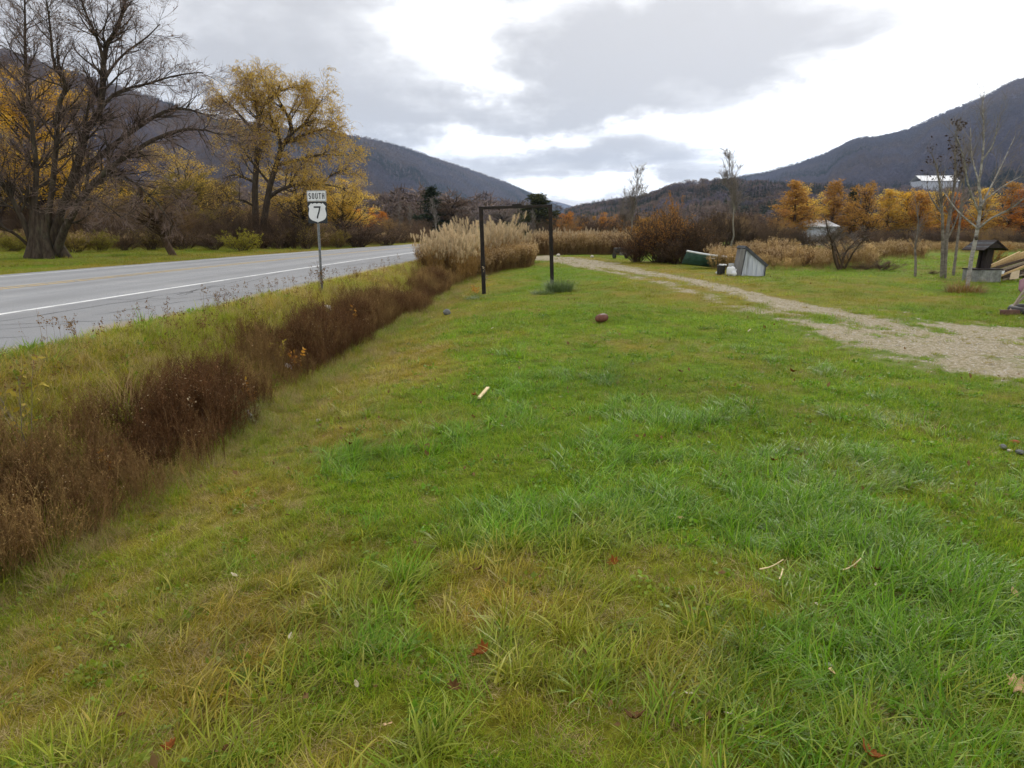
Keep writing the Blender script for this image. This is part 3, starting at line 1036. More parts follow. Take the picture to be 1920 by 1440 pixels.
# --- the golden willow
wb = spot(486, 58.0)
Wl = [([(481, 449), (478, 365), (481, 310), (485, 255), (485, 226), (478, 190), (470, 165)], .5, .26),
      ([(490, 449), (499, 390), (507, 346), (518, 310), (532, 270), (547, 251), (569, 233), (596, 222)], -.5, .26),
      ([(503, 372), (529, 354), (565, 346), (600, 345), (640, 352)], -2, .14),
      ([(521, 303), (525, 262), (510, 226), (503, 190), (505, 160)], 1.5, .14),
      ([(478, 342), (456, 332), (437, 328), (418, 336)], -1.5, .10), ([(479, 388), (452, 375), (430, 382)], -2, .09),
      ([(485, 258), (452, 219), (430, 196), (418, 190)], 1, .11), ([(547, 251), (540, 219), (521, 182), (525, 158)], -1.5, .12),
      ([(532, 270), (565, 255), (600, 243), (622, 236)], 2, .11), ([(569, 233), (590, 205), (605, 185)], 0, .08),
      ([(518, 310), (560, 300), (600, 290), (640, 292)], 2.5, .11), ([(485, 226), (500, 190), (540, 165), (570, 165)], -1, .09),
      ([(507, 346), (470, 300), (450, 270), (430, 262)], 2.5, .09), ([(600, 345), (628, 325), (650, 318)], 0, .06)]
A = cat_(*[pxl(wb, 58.0, p, dy, 12, r, .018) for p, dy, r in Wl])
B1 = branch(*A, g, 150, .25, 1, .8, 2.3, 5, .14, .10, .5, .25, .3, False, rmax=.06)
B2 = branch(*cat_(A, B1), g, 1100, .3, 1, .7, 1.2, 4, .15, .06, .5, .3, .3, False, rmax=.03)
np.clip(B2[1], .009, None, out=B2[1])
B3 = branch(*cat_(B1, B2), g, 6500, .3, 1, .7, 1.15, 5, .10, -.22, .4, .5, .2, False, rmax=.009)
np.clip(B3[1], .006, None, out=B3[1])
zt = B3[0][:, 0, 2]
xs = B3[0][:, 0, 0]
keep = B3[0][(g.random(len(zt)) < np.clip(.28 + (zt - 6) * .18 + np.maximum(xs, 0) * .13, .15, 1))]
wil = empty('willow_tree', tuple(wb))
obj('trunk', Raw(tubes(*A, 9, g), tubes(*B1, 5, g), tubes(*B2, 3, g)).mesh('trunk'), bark_dark, wil)
obj('twigs', Raw(tubes(*B3, 3, g)).mesh('twigs'), twig_brown, wil)
obj('crown', Raw(leaves(keep, g, 50000, .125, .32, hang=1.2, jit=.05)).mesh('crown'), L_gold, wil)
tag(wil, 'tall golden willow with two dark trunks behind the road sign', 'tree')

# --- the white birch at the right and the dark slender trees beside it
ub = gnd(1812, 546)
Bl = [([(1812, 548), (1823, 475), (1832, 436), (1836, 405), (1839, 380), (1835, 341), (1842, 300), (1845, 249), (1842, 205), (1846, 170)], .3, .052),
      ([(1834, 429), (1859, 409), (1893, 392), (1925, 368), (1950, 340)], -1, .024), ([(1839, 388), (1859, 348), (1876, 314), (1903, 256)], .8, .022),
      ([(1836, 400), (1815, 345), (1808, 300), (1790, 245)], -.6, .02), ([(1834, 429), (1800, 400), (1780, 375), (1764, 350)], .8, .017),
      ([(1835, 341), (1822, 290), (1820, 240)], .5, .017), ([(1842, 300), (1862, 270), (1872, 225)], -.5, .015), ([(1839, 380), (1880, 350), (1915, 330)], .4, .015)]
A = cat_(*[pxl(ub, ub[1], p, dy, 12, r, .007) for p, dy, r in Bl])
B1 = branch(*A, g, 110, .25, 1, .6, .9, 5, .1, .12, .5, .3, .4, False, rmax=.009)
B2 = branch(*B1, g, 420, .15, 1, .6, .45, 3, .14, .1, .6, .5, .3, False)
B3 = branch(*B2, g, 900, .1, 1, .6, .2, 2, .15, .05, .7, .6, 0, False)
for x, lo in ((B1, .004), (B2, .0028), (B3, .0022)):
    np.clip(x[1], lo, None, out=x[1])
bi = empty('birch_tree', tuple(ub))
tr = obj('trunk', Raw(tubes(*A, 9, g)).mesh('trunk'), bark_pale, bi)
obj('crown', Raw(tubes(*B1, 4, g), tubes(*B2, 3, g), tubes(*B3, 3, g)).mesh('crown'), twig_pale, bi)
kn = bmesh.new(); bmesh.ops.create_icosphere(kn, subdivisions=1, radius=.055)
kp = at(1831, 447, ub[1] - .1) - ub
obj('knot', bm_mesh('knot', kn, True), bark_dark, bi, tuple(kp))
tag(bi, 'leaning white birch with spreading bare limbs beside the wishing well', 'tree')
sb = gnd(1770, 522)
Sl = [([(1770, 524), (1774, 453), (1781, 402), (1791, 334), (1791, 283), (1796, 250)], .2, .072), ([(1765, 524), (1768, 436), (1764, 368), (1758, 320), (1745, 285)], -.4, .052),
      ([(1781, 402), (1800, 350), (1812, 310)], .4, .03), ([(1774, 453), (1790, 420), (1800, 390)], -.3, .03), ([(1766, 400), (1745, 370), (1738, 345)], .4, .025)]
A = cat_(*[pxl(sb, sb[1], p, dy, 10, r, .007) for p, dy, r in Sl])
B1 = branch(*A, g, 70, .3, 1, .6, .8, 4, .1, .12, .5, .3, .4, False, rmax=.018)
B2 = branch(*B1, g, 320, .15, 1, .6, .4, 3, .14, .1, .6, .5, .3, False)
for x, lo in ((B1, .005), (B2, .004)):
    np.clip(x[1], lo, None, out=x[1])
sl = empty('bare_tree', tuple(sb))
obj('trunk', Raw(tubes(*A, 8, g)).mesh('trunk'), bark_grey, sl)
obj('crown', Raw(tubes(*B1, 4, g), tubes(*B2, 3, g)).mesh('crown'), twig_grey, sl)
obj('dry_leaves', Raw(leaves(B2[0][B2[0][:, 0, 2] > 3.2], g, 260, .10, .55)).mesh('dry_leaves'), leafmat('leaf_dark_dry', [S(58, 44, 38), S(78, 58, 48)], .2), sl)
tag(sl, 'forked grey slender tree with a few dark dry leaves near its top', 'tree')
for (u0, v0, pts, r, lb) in ((1787, 517, [(1787, 519), (1795, 453), (1803, 385), (1808, 330), (1806, 285)], .05, 'thin straight grey trunk between forked tree and white birch'),
                             (1716, 519, [(1716, 521), (1717, 490), (1716, 462), (1722, 420), (1716, 372)], .045, 'thin pale sapling standing alone at the field edge')):
    q = gnd(u0, v0)
    A = pxl(q, q[1], pts, .2, 10, r, .006)
    B1 = branch(*A, g, 26, .35, 1, .6, .7, 4, .1, .12, .4, .3, .4, False, rmax=.014)
    B2 = branch(*B1, g, 120, .15, 1, .6, .35, 3, .14, .1, .6, .5, .3, False)
    np.clip(B1[1], .0045, None, out=B1[1]); np.clip(B2[1], .0035, None, out=B2[1])
    e_ = empty('sapling', tuple(q))
    obj('trunk', Raw(tubes(*A, 7, g)).mesh('trunk'), bark_grey, e_)
    obj('crown', Raw(tubes(*B1, 3, g), tubes(*B2, 3, g)).mesh('crown'), twig_grey, e_)
    tag(e_, lb, 'sapling')

# ================================================================== TREES AND SHRUBS, ONE BY ONE
GL, GR = 'shrubs along the far side of the road', 'trees behind the field'
LST = [
    # name, kind, variant, u, Y, vtop, width px, wood, leaf, label, category
    ('shrub', 'lowshrub', 0, 28, 45, 428, 96, bark_brown, L_lime, 'yellow-green shrub left of the huge bare trunk', 'shrub'),
    ('shrub', 'lowshrub', 1, 143, 44.5, 428, 90, bark_brown, L_olive, 'olive-yellow shrub right of the huge bare trunk', 'shrub'),
    ('shrub', 'shrub', 2, 190, 45.5, 426, 56, bark_brown, L_lime, 'bright yellow shrub between the huge bare tree and the brown thicket', 'shrub'),
    ('shrub', 'mixbrush', 0, 235, 48, 428, 80, bark_brown, L_brown, 'brown shrub right of the bright yellow shrub', 'shrub'),
    ('shrub', 'mixbrush', 1, 285, 50, 410, 80, bark_brown, L_olive, 'olive brown shrub left of the small leaning tree', 'shrub'),
    ('shrub', 'mixbrush', 2, 345, 52, 424, 90, bark_brown, L_brown, 'dense brown shrub behind the small leaning tree', 'shrub'),
    ('shrub', 'brush', 1, 400, 51, 432, 76, bark_brown, twig_brown, 'leafless brown shrub left of the round yellow-green shrub', 'shrub'),
    ('shrub', 'lowshrub', 0, 457, 48, 424, 86, bark_brown, L_lime, 'round bright yellow-green shrub at the foot of the willow', 'shrub'),
    ('shrub', 'mixbrush', 0, 520, 56, 420, 90, bark_brown, L_brown, 'brown shrub just right of the willow trunks', 'shrub'),
    ('shrub', 'mixbrush', 1, 572, 58, 404, 90, bark_brown, L_olive, 'tall olive brown shrub left of the sign post', 'shrub'),
    ('shrub', 'shrub', 1, 636, 62, 428, 48, bark_brown, L_olive, 'small olive-yellow shrub right of the sign post', 'shrub'),
    ('shrub', 'brush', 0, 672, 66, 408, 100, bark_brown, twig_brown, 'wide leafless grey-brown shrub under the orange treetops', 'shrub'),
    ('shrub', 'mixbrush', 2, 725, 74, 420, 80, bark_brown, L_brown, 'brown shrub at the bend of the road beside the pale bare trees', 'shrub'),
    ('small_tree', 'bare', 1, 325, 41, 330, 150, bark_brown, twig_brown, 'small leaning bare tree between the huge tree and the willow', 'tree'),
    ('yellow_tree', 'bigsparse', 0, 55, 58, 108, 210, bark_dark, L_yellow, 'tall half-bare yellow tree behind the huge bare tree', 'tree'),
    ('yellow_tree', 'bigsparse', 2, 150, 66, 250, 150, bark_dark, L_gold, 'lower golden tree showing between the limbs of the huge bare tree', 'tree'),
    ('yellow_tree', 'bigsparse', 1, 372, 68, 268, 150, bark_dark, L_gold, 'brown-gold tree between the evergreens and the willow', 'tree'),
    ('yellow_tree', 'bigsparse', 1, 590, 72, 312, 190, bark_dark, L_gold, 'low broad golden tree behind the road sign', 'tree'),
    ('yellow_tree', 'bigsparse', 1, -10, 60, 190, 150, bark_dark, L_gold, 'golden tree cut by the left edge behind the huge bare tree', 'tree'),
    ('yellow_tree', 'bigsparse', 0, 335, 62, 318, 120, bark_dark, L_olive, 'olive-gold tree right behind the small leaning tree', 'tree'),
    ('yellow_tree', 'bigsparse', 2, 640, 70, 330, 110, bark_dark, L_gold, 'golden tree right of the road sign', 'tree'),
    ('yellow_tree', 'bigsparse', 0, 430, 72, 330, 110, bark_dark, L_olive, 'olive-gold tree left of the willow trunks', 'tree'),
    ('larch_tree', 'larch', 2, 1720, 103, 356, 70, bark_brown, L_larch, 'orange larch touching the round yellow tree on its right', 'tree'),
    ('larch_tree', 'larch', 0, 1835, 104, 350, 70, bark_brown, L_gold, 'orange larch directly behind the white birch', 'tree'),
    ('shrub', 'shrub', 0, 838, 34.5, 462, 60, bark_brown, L_olive, 'yellowish shrub at the left front of the tall reeds', 'shrub'),
    ('shrub', 'mixbrush', 1, 884, 35, 468, 60, bark_brown, L_brown, 'brown shrub in front of the reeds left of the frame post', 'shrub'),
    ('shrub', 'shrub', 1, 930, 37.5, 470, 46, bark_brown, L_olive, 'olive-yellow shrub in front of the reeds seen through the frame', 'shrub'),
    ('shrub', 'mixbrush', 2, 968, 40, 462, 60, bark_brown, L_olive, 'olive brown shrub at the right end of the tall reeds', 'shrub'),
    ('orange_tree', 'round', 1, 1100, 92, 400, 46, bark_brown, L_larch, 'small golden tree right of the round orange one', 'tree'),
    ('orange_tree', 'round', 2, 1212, 72, 404, 60, bark_brown, L_larch, 'golden tree behind the left side of the big orange shrub', 'tree'),
    ('brown_tree', 'sparse', 2, 1450, 92, 384, 60, bark_brown, L_rust, 'thin rusty tree left of the leftmost tall larch', 'tree'),
    ('evergreen_tree', 'fullconifer', 0, 236, 74, 328, 120, bark_dark, L_ever, 'broad dark evergreen left of the small leaning tree', 'tree'),
    ('evergreen_tree', 'fullconifer', 1, 285, 80, 352, 100, bark_dark, L_ever, 'lower dark evergreen just behind the small leaning tree', 'tree'),
    ('evergreen_tree', 'conifer', 0, 190, 84, 350, 80, bark_dark, L_pine, 'olive evergreen half hidden behind the huge bare tree', 'tree'),
    ('larch_tree', 'larchthin', 0, 288, 90, 398, 26, bark_brown, L_orange, 'small orange tree above the olive brown shrub', 'tree'),
    ('larch_tree', 'larch', 1, 405, 92, 396, 34, bark_brown, L_orange, 'orange pointed tree left of the willow trunks', 'tree'),
    ('larch_tree', 'larch', 2, 436, 92, 392, 34, bark_brown, L_orange, 'orange pointed tree touching the left willow trunk', 'tree'),
    ('larch_tree', 'larch', 0, 672, 112, 390, 34, bark_brown, L_orange, 'leftmost orange pointed tree right of the sign', 'tree'),
    ('larch_tree', 'larch', 1, 698, 114, 388, 32, bark_brown, L_orange, 'middle orange pointed tree right of the sign', 'tree'),
    ('larch_tree', 'larchthin', 1, 722, 116, 394, 28, bark_brown, L_orange, 'rightmost orange pointed tree right of the sign', 'tree'),
    ('bare_tree', 'tallbare', 0, 752, 108, 372, 50, bark_pale, twig_grey, 'pale bare tree at the bend where the road disappears', 'tree'),
    ('bare_tree', 'tallbare', 1, 770, 112, 380, 40, bark_pale, twig_grey, 'shorter pale bare tree just left of the tall pine', 'tree'),
    ('pine_tree', 'conifer', 1, 808, 118, 346, 70, bark_dark, L_ever, 'tall dark pine behind the reeds', 'tree'),
    ('birch_tree', 'tallbare', 1, 816, 100, 368, 26, bark_pale, twig_pale, 'white birch trunk in front of the tall dark pine', 'tree'),
    ('bare_tree', 'bare', 2, 842, 116, 360, 90, bark_dark, twig_brown, 'round dark bare tree right of the tall pine', 'tree'),
    ('bare_tree', 'bare', 0, 790, 122, 372, 70, bark_dark, twig_brown, 'dark bare tree left of the tall pine', 'tree'),
    ('bare_tree', 'bare', 1, 884, 124, 380, 70, bark_dark, twig_grey, 'grey bare tree left of the wooden frame', 'tree'),
    ('bare_tree', 'bare', 2, 940, 128, 392, 70, bark_dark, twig_grey, 'low grey bare tree seen through the wooden frame', 'tree'),
    ('evergreen_tree', 'fullconifer', 1, 1006, 112, 360, 82, bark_dark, L_pine, 'rounded dark evergreen behind the crossbar of the frame', 'tree'),
    ('birch_tree', 'tallbare', 0, 997, 92, 384, 26, bark_pale, twig_pale, 'slim white birch seen through the wooden frame', 'tree'),
    ('bare_tree', 'bare', 0, 1042, 116, 378, 50, bark_dark, twig_brown, 'brown bare tree between the evergreen and the orange tree', 'tree'),
    ('orange_tree', 'round', 0, 1071, 76, 394, 52, bark_brown, L_orange, 'small round orange tree right of the wooden frame', 'tree'),
    ('brown_tree', 'bare', 1, 1098, 82, 402, 46, bark_brown, twig_brown, 'small brown bare tree between the two orange ones', 'tree'),
    ('orange_tree', 'larchthin', 2, 1124, 84, 396, 30, bark_brown, L_rust, 'narrow orange tree left of the pale forked trees', 'tree'),
    ('brown_tree', 'sparse', 0, 1150, 80, 398, 50, bark_brown, L_rust, 'rusty half-bare tree under the pale forked trees', 'tree'),
    ('bare_tree', 'tallbare', 1, 1183, 66, 304, 78, bark_grey, twig_grey, 'tall thin pale bare tree left of the big orange shrub', 'tree'),
    ('bare_tree', 'tallbare', 0, 1164, 68, 342, 52, bark_grey, twig_grey, 'shorter pale bare tree left of the tallest thin one', 'tree'),
    ('large_shrub', 'dense', 0, 1240, 39, 386, 130, bark_brown, L_rust, 'big round shrub with orange leaves beside the gravel track', 'shrub'),
    ('large_shrub', 'dense', 1, 1302, 38, 388, 88, bark_brown, L_brown, 'dark brown leafless shrub left of the green boat', 'shrub'),
    ('large_shrub', 'shrub', 2, 1260, 41, 354, 60, bark_brown, L_rust, 'tall narrow brown-leaved shrub rising above the big orange one', 'shrub'),
    ('large_shrub', 'dense', 2, 1195, 39.5, 430, 76, bark_brown, L_redbr, 'low brown shrub on the left of the big orange one', 'shrub'),
    ('large_shrub', 'dense', 2, 1268, 37.8, 440, 90, bark_brown, L_brown, 'low brown shrub filling the foot of the big orange one', 'shrub'),
    ('bare_tree', 'tallbare', 1, 1368, 74, 272, 90, bark_grey, twig_grey, 'tall pale bare tree behind the leaning white box', 'tree'),
    ('brown_tree', 'sparse', 1, 1345, 86, 390, 66, bark_brown, L_brown, 'brown tree behind the green boat', 'tree'),
    ('brown_tree', 'bare', 2, 1415, 90, 388, 70, bark_dark, twig_red, 'dark reddish bare tree behind the leaning white box', 'tree'),
    ('larch_tree', 'larch', 0, 1485, 98, 334, 80, bark_brown, L_larch, 'leftmost tall orange larch of the row behind the field', 'tree'),
    ('larch_tree', 'round', 1, 1515, 101, 342, 70, bark_brown, L_gold, 'second orange larch from the left, thin and brownish', 'tree'),
    ('larch_tree', 'larch', 2, 1556, 102, 334, 70, bark_brown, L_larch, 'third larch from the left with a sharp bright top', 'tree'),
    ('larch_tree', 'larchthin', 0, 1592, 104, 372, 59, bark_brown, L_larch, 'short larch in the gap of the larch row', 'tree'),
    ('larch_tree', 'round', 0, 1628, 98, 337, 85, bark_brown, L_larch, 'wide orange larch behind the small bare tree', 'tree'),
    ('larch_tree', 'larch', 0, 1660, 104, 352, 72, bark_brown, L_gold, 'orange larch left of the round yellow tree', 'tree'),
    ('yellow_tree', 'round', 2, 1696, 106, 350, 74, bark_dark, L_yellow, 'round bright yellow tree in the larch row', 'tree'),
    ('larch_tree', 'round', 2, 1744, 108, 352, 75, bark_brown, L_gold, 'orange larch right of the round yellow tree', 'tree'),
    ('larch_tree', 'larchthin', 2, 1786, 104, 358, 59, bark_brown, L_orange, 'thin orange larch behind the forked slender tree', 'tree'),
    ('larch_tree', 'larch', 1, 1888, 98, 338, 75, bark_brown, L_larch, 'orange larch right of the white birch', 'tree'),
    ('larch_tree', 'larchthin', 1, 1918, 96, 352, 78, bark_brown, L_orange, 'orange larch cut by the right edge of the picture', 'tree'),
    ('evergreen_tree', 'conifer', 2, 1590, 112, 352, 46, bark_dark, L_ever, 'dark evergreen showing in the gap of the larch row', 'tree'),
    ('small_tree', 'grove', 0, 1578, 31, 398, 110, bark_brown, twig_grey, 'small many-stemmed bare tree at the edge of the golden weeds', 'tree'),
    ('shrub', 'mixbrush', 0, 1655, 30.5, 484, 76, bark_brown, L_redbr, 'low red-brown shrub between the small bare tree and the sapling', 'shrub'),
    ('shrub', 'mixbrush', 2, 1618, 31.5, 492, 56, bark_brown, L_redbr, 'lower red-brown shrub touching the small bare tree', 'shrub'),
    ('shrub', 'mixbrush', 1, 1750, 28, 504, 22, bark_brown, L_brown, 'tiny dark round shrub left of the forked slender tree', 'shrub'),
    ('shrub', 'shrub', 1, 1858, 36, 448, 60, bark_brown, L_rust, 'orange shrub behind the wishing well', 'shrub'),
    ('shrub', 'mixbrush', 0, 1505, 34, 470, 66, bark_brown, L_rust, 'golden brown shrub left of the small bare tree', 'shrub'),
]
for (nm, kd, vv, u, Y, vt, w, wd, lf, lb, ct) in LST:
    plant(nm, kd, vv, u, Y, vt, w, wd, lf, lb, ct, wood_name='stems' if ct == 'shrub' else 'trunk', crown_name='foliage' if ct == 'shrub' else 'crown')
# ================================================================== GRASS
GREENS = [S(74, 112, 4), S(122, 158, 14), S(94, 136, 8), S(156, 178, 46), S(60, 90, 6), S(170, 172, 58), S(108, 148, 20)]
STRAWS = [S(152, 134, 36), S(184, 160, 66), S(124, 120, 16), S(202, 178, 92), S(150, 120, 40), S(114, 116, 14), S(136, 108, 40)]
grass_m = leafmat('grass_blade', GREENS, .42, .45, .18, 'hue', STRAWS)
dry_m = leafmat('grass_dry', [S(150, 132, 78), S(176, 158, 108), S(124, 106, 60), S(104, 96, 44)], .25, .6, .2, 'hue',
                [S(160, 140, 86), S(186, 168, 120), S(136, 112, 66)])
weed_m = leafmat('weed_dead', [S(96, 66, 40), S(116, 82, 52), S(80, 56, 38), S(144, 112, 76)], .15, .85, .1, 'hue',
                 [S(178, 146, 90), S(196, 166, 108), S(156, 124, 82), S(170, 150, 84)])
long_m = leafmat('grass_long', [S(70, 112, 8), S(108, 150, 24), S(86, 130, 14), S(148, 172, 64), S(56, 90, 8), S(118, 152, 42)], .42, .42, .26, 'hue', STRAWS)
g = np.random.default_rng(2024)


def tuft(m, rad, lmin, lmax, wmin, wmax, lean, curl, seg=3, comb=None, bias=0.0):
    root = disc(g, m, rad)
    head = g.random(m) * 2 * math.pi if comb is None else comb + g.normal(size=m) * .7
    if bias:
        head = np.arctan2(root[:, 1], root[:, 0]) + g.normal(size=m) * .5
    le = lmin + (lmax - lmin) * g.random(m) ** 1.4
    w = wmin + (wmax - wmin) * g.random(m)
    ln_ = np.clip(lean + .35 * g.normal(size=m), .02, 1.45)
    return blades(g, root - [0, 0, .006], head, le, w, ln_, curl * (.5 + g.random(m)), seg)


def tm(name, *vqt):
    mb = MB()
    for V, Q, T in vqt:
        mb.add(V, Q, T)
    return mb.mesh(name)


near = []
for i in range(6):
    near.append((tm('tuft', tuft(60, .10, .04, .12, .0028, .0058, .8, .22)), grass_m))          # fine lawn
for i in range(4):
    near.append((tm('tuft', tuft(36, .10, .10, .24, .005, .0105, .9, .2, 4, comb=.8)), long_m))   # long combed blades
for i in range(3):
    near.append((tm('tuft', tuft(42, .05, .10, .23, .005, .0095, .75, .22, 4, bias=1)), long_m))     # bunch
for i in range(3):
    near.append((tm('tuft', tuft(60, .11, .04, .11, .002, .0036, 1.2, .08)), dry_m))                # thatch
clover_m = leafmat('clover_leaf', [S(84, 122, 22), S(108, 146, 34), S(72, 104, 24), S(130, 156, 52)], .35, .5, .3, 'hue', [S(110, 126, 30), S(140, 142, 50)])
for i in range(3):
    m_ = 36
    V, Q = leaves(np.repeat(disc(g, m_, .11)[:, None] + [0, 0, .018], 2, 1) + [0, 0, 0], g, m_, .034, .75, flat=2.2, jit=.006)
    near.append((MB().add(V, Q).mesh('clover'), clover_m))
NC = (16, 19)
NF, NL, NBU, NT = (0, 6), (6, 10), (10, 13), (13, 16)


def wedge(n, y0, y1, mx=.74, pad=1.2):
    """random ground points in front of the camera, even per square metre"""
    out = []
    tot = 0
    while tot < n:
        Y = g.uniform(y0, y1, n * 2)
        X = g.uniform(-1, 1, n * 2) * (mx * y1 + pad)
        k = np.abs(X) < mx * Y + pad
        out.append(np.stack([X[k], Y[k]], 1))
        tot += k.sum()
    return np.concatenate(out)[:n]


def area(y0, y1, mx=.74, pad=1.2):
    return mx * (y1 ** 2 - y0 ** 2) + 2 * pad * (y1 - y0)


P_, I_, H_, S_, R_r, V_v = [], [], [], [], [], []


def lay(XY, idx, hue, scl, tilt=.12, val=None, comb=(-1, -1)):
    n = len(XY)
    z = H(XY[:, 0], XY[:, 1])
    P_.append(np.column_stack([XY, z]))
    I_.append(idx)
    H_.append(np.clip(hue, 0, 1))
    S_.append(np.repeat(scl[:, None], 3, 1))
    R_r.append(np.column_stack([g.normal(size=(n, 2)) * tilt, np.where((idx >= comb[0]) & (idx < comb[1]), g.normal(size=n) * .8 - .1, g.random(n) * 6.283)]))
    V_v.append(val if val is not None else g.uniform(.82, 1.16, n))


def lawn_ok(XY, gmax=.45):
    X, Y = XY[:, 0], XY[:, 1]
    d = X - (road_c(Y) + W_NEAR)
    return (d > .05) & (driveness(X, Y) < gmax + .3 * g.random(len(X)))


for (y0, y1, dens, big) in ((1.0, 4.5, 300, 1.0), (4.5, 9, 165, 1.05), (9, 16, 66, 1.2)):
    XY = wedge(int(area(y0, y1) * dens), y0, y1)
    XY = XY[lawn_ok(XY)]
    X, Y = XY.T
    st = strawness(X, Y)
    lush = fbm(X * 1.5, Y * 1.2, 71, 3) * .6 + fbm(X * .5, Y * .4, 74, 2) * .4
    n = len(X)
    idx = g.integers(*NF, n)
    r = g.random(n)
    lg = sstep(.46, .66, lush) * (1 - .65 * st)
    idx = np.where(g.random(n) < .07, g.integers(*NC, n), idx)
    idx = np.where(r < (.46 + .2 * sstep(0, 1.5, X)) * lg * (1 - .5 * sstep(5, 9, Y)), g.integers(*NL, n), idx)
    idx = np.where((r > .94 - .0 * lg) & (lg > .3), g.integers(*NBU, n), idx)
    idx = np.where((r > .5) & (r < .5 + .12 + .35 * st), g.integers(*NT, n), idx)
    hue = np.clip((st - .30) * 1.15 + g.normal(size=n) * .14, 0, 1)
    sc = (.62 + .5 * g.random(n)) * big * (.60 + .55 * lush)
    d = X - (road_c(Y) + W_NEAR)
    cg = np.abs(X - drive_x(Y))
    idx = np.where((idx >= NL[0]) & (idx < NBU[1]) & ((cg < 3.2) | (Y > 11)), g.integers(*NF, n), idx)
    sc = sc * np.where(d < 2.4, 1.5, 1.0) * np.where(cg < 2.5, .7, 1)
    val = (.93 + .5 * fbm(X * .9, Y * .9, 77, 3)) * g.uniform(.8, 1.2, n)
    lay(XY, idx, hue, sc, val=val, comb=NL)
scatter('grass_near', np.concatenate(P_), np.concatenate(R_r), np.concatenate(S_), np.concatenate(I_), np.concatenate(H_), np.concatenate(V_v), near,
        'mixed green and straw grass blades of the near lawn', 'grass')

# farther lawn: broader patches of short blades
P_, I_, H_, S_, R_r, V_v = [], [], [], [], [], []
farp = []
for i in range(5):
    farp.append((tm('patch', tuft(110, .30, .035, .085, .004, .007, .7, .35, 2)), grass_m))
for i in range(2):
    farp.append((tm('patch', tuft(80, .22, .08, .18, .005, .008, .5, .4, 3)), grass_m))
for i in range(2):
    farp.append((tm('patch', tuft(90, .28, .04, .09, .004, .006, 1.1, .15, 2)), dry_m))
for (y0, y1, dens, big) in ((13, 24, 13, .9), (24, 52, 5, 1.2)):
    XY = wedge(int(area(y0, y1) * dens), y0, y1)
    XY = XY[lawn_ok(XY, .3)]
    X, Y = XY.T
    n = len(X)
    st = strawness(X, Y)
    r = g.random(n)
    idx = g.integers(0, 5, n)
    idx = np.where(r < .26 * sstep(30, 16, Y) + .06, g.integers(5, 7, n), idx)
    idx = np.where((r > .5) & (r < .55 + .35 * st), g.integers(7, 9, n), idx)
    lay(XY, idx, (st - .2) * 1.1 + g.normal(size=n) * .1, (.7 + .5 * g.random(n)) * big, .08,
        (.62 + .85 * fbm(X * .8, Y * .5, 79, 3)) * g.uniform(.8, 1.2, n))
# far-side lawn strip across the road
XY = np.column_stack([g.uniform(-62, -14, 5000), g.uniform(18, 56, 5000)])
off = XY[:, 0] - road_c(XY[:, 1])
XY = XY[(off < -W_FAR - .1) & (off > -26)]
lay(XY, g.integers(0, 9, len(XY)), strawness(XY[:, 0], XY[:, 1]) + g.normal(size=len(XY)) * .12, (.9 + .6 * g.random(len(XY))) * 1.2, .08)
scatter('grass_far', np.concatenate(P_), np.concatenate(R_r), np.concatenate(S_), np.concatenate(I_), np.concatenate(H_), np.concatenate(V_v), farp,
        'short grass of the farther lawn round the frame and across the road', 'grass')

# bits of dead leaf and thatch in the lawn
P_, I_, H_, S_, R_r, V_v = [], [], [], [], [], []
lit_m = leafmat('leaf_litter', [S(120, 78, 36), S(148, 104, 56), S(92, 66, 38), S(176, 144, 98), S(104, 58, 30)], .2, .8, .1)
lp_ = []
for i in range(4):
    V, Q = leaves(np.zeros((1, 2, 3)), g, 1, .055, .55, flat=1.5)
    c_ = V.mean(0); V = V - c_
    V = np.concatenate([V, (V[0] + V[2])[None] / 2 + [0, 0, .006], V[1:2] * .7 + [0, 0, .012]])
    lp_.append((MB().add(V, [[0, 1, 4], [1, 2, 4], [2, 3, 4], [3, 0, 4], [1, 5, 4]]).mesh('bit', False), lit_m))
XY = np.concatenate([wedge(420, 1.4, 9), wedge(520, 9, 30)])
XY = XY[lawn_ok(XY, .9)]
lay(XY, g.integers(0, 4, len(XY)), np.zeros(len(XY)), g.uniform(.35, 1.15, len(XY)) * np.where(XY[:, 1] > 9, 1.3, 1), .6)
P_[0][:, 2] += g.uniform(.01, .06, len(XY))
scatter('leaf_litter', P_[0], R_r[0], S_[0], I_[0], H_[0], V_v[0], lp_, 'tiny scattered bits of dead leaf in the lawn', 'litter')

# verge between road and ditch, and the ditch bank: longer leaning grass
P_, I_, H_, S_, R_r, V_v = [], [], [], [], [], []
vp = []
for i in range(4):
    vp.append((tm('verge', tuft(46, .12, .14, .36, .003, .006, .55, .38, 4)), grass_m))
for i in range(3):
    vp.append((tm('verge', tuft(50, .12, .14, .34, .002, .0045, .7, .25, 4)), dry_m))
n = 9000
Y = 1.2 + 41 * g.random(n) ** 1.35
d = g.uniform(.0, 1.75, n)
X = road_c(Y) + W_NEAR + d
st = .70 + .3 * sstep(.6, .0, d) + (fbm(X * .8, Y * .5, 83, 3) - .5) * 1.1
idx = np.where(g.random(n) < .18 + .35 * st, g.integers(4, 7, n), g.integers(0, 4, n))
lay(np.column_stack([X, Y]), idx, st, (.35 + .65 * sstep(0, .45, d)) * (.5 + .5 * g.random(n)) * np.where(Y > 14, 1.15, 1), .15, g.uniform(1.15, 1.6, n))
n = 3600
Y = 1.0 + 34 * g.random(n) ** 1.3
d = 2.3 + np.abs(g.normal(size=n)) * .45
X = road_c(Y) + W_NEAR + d
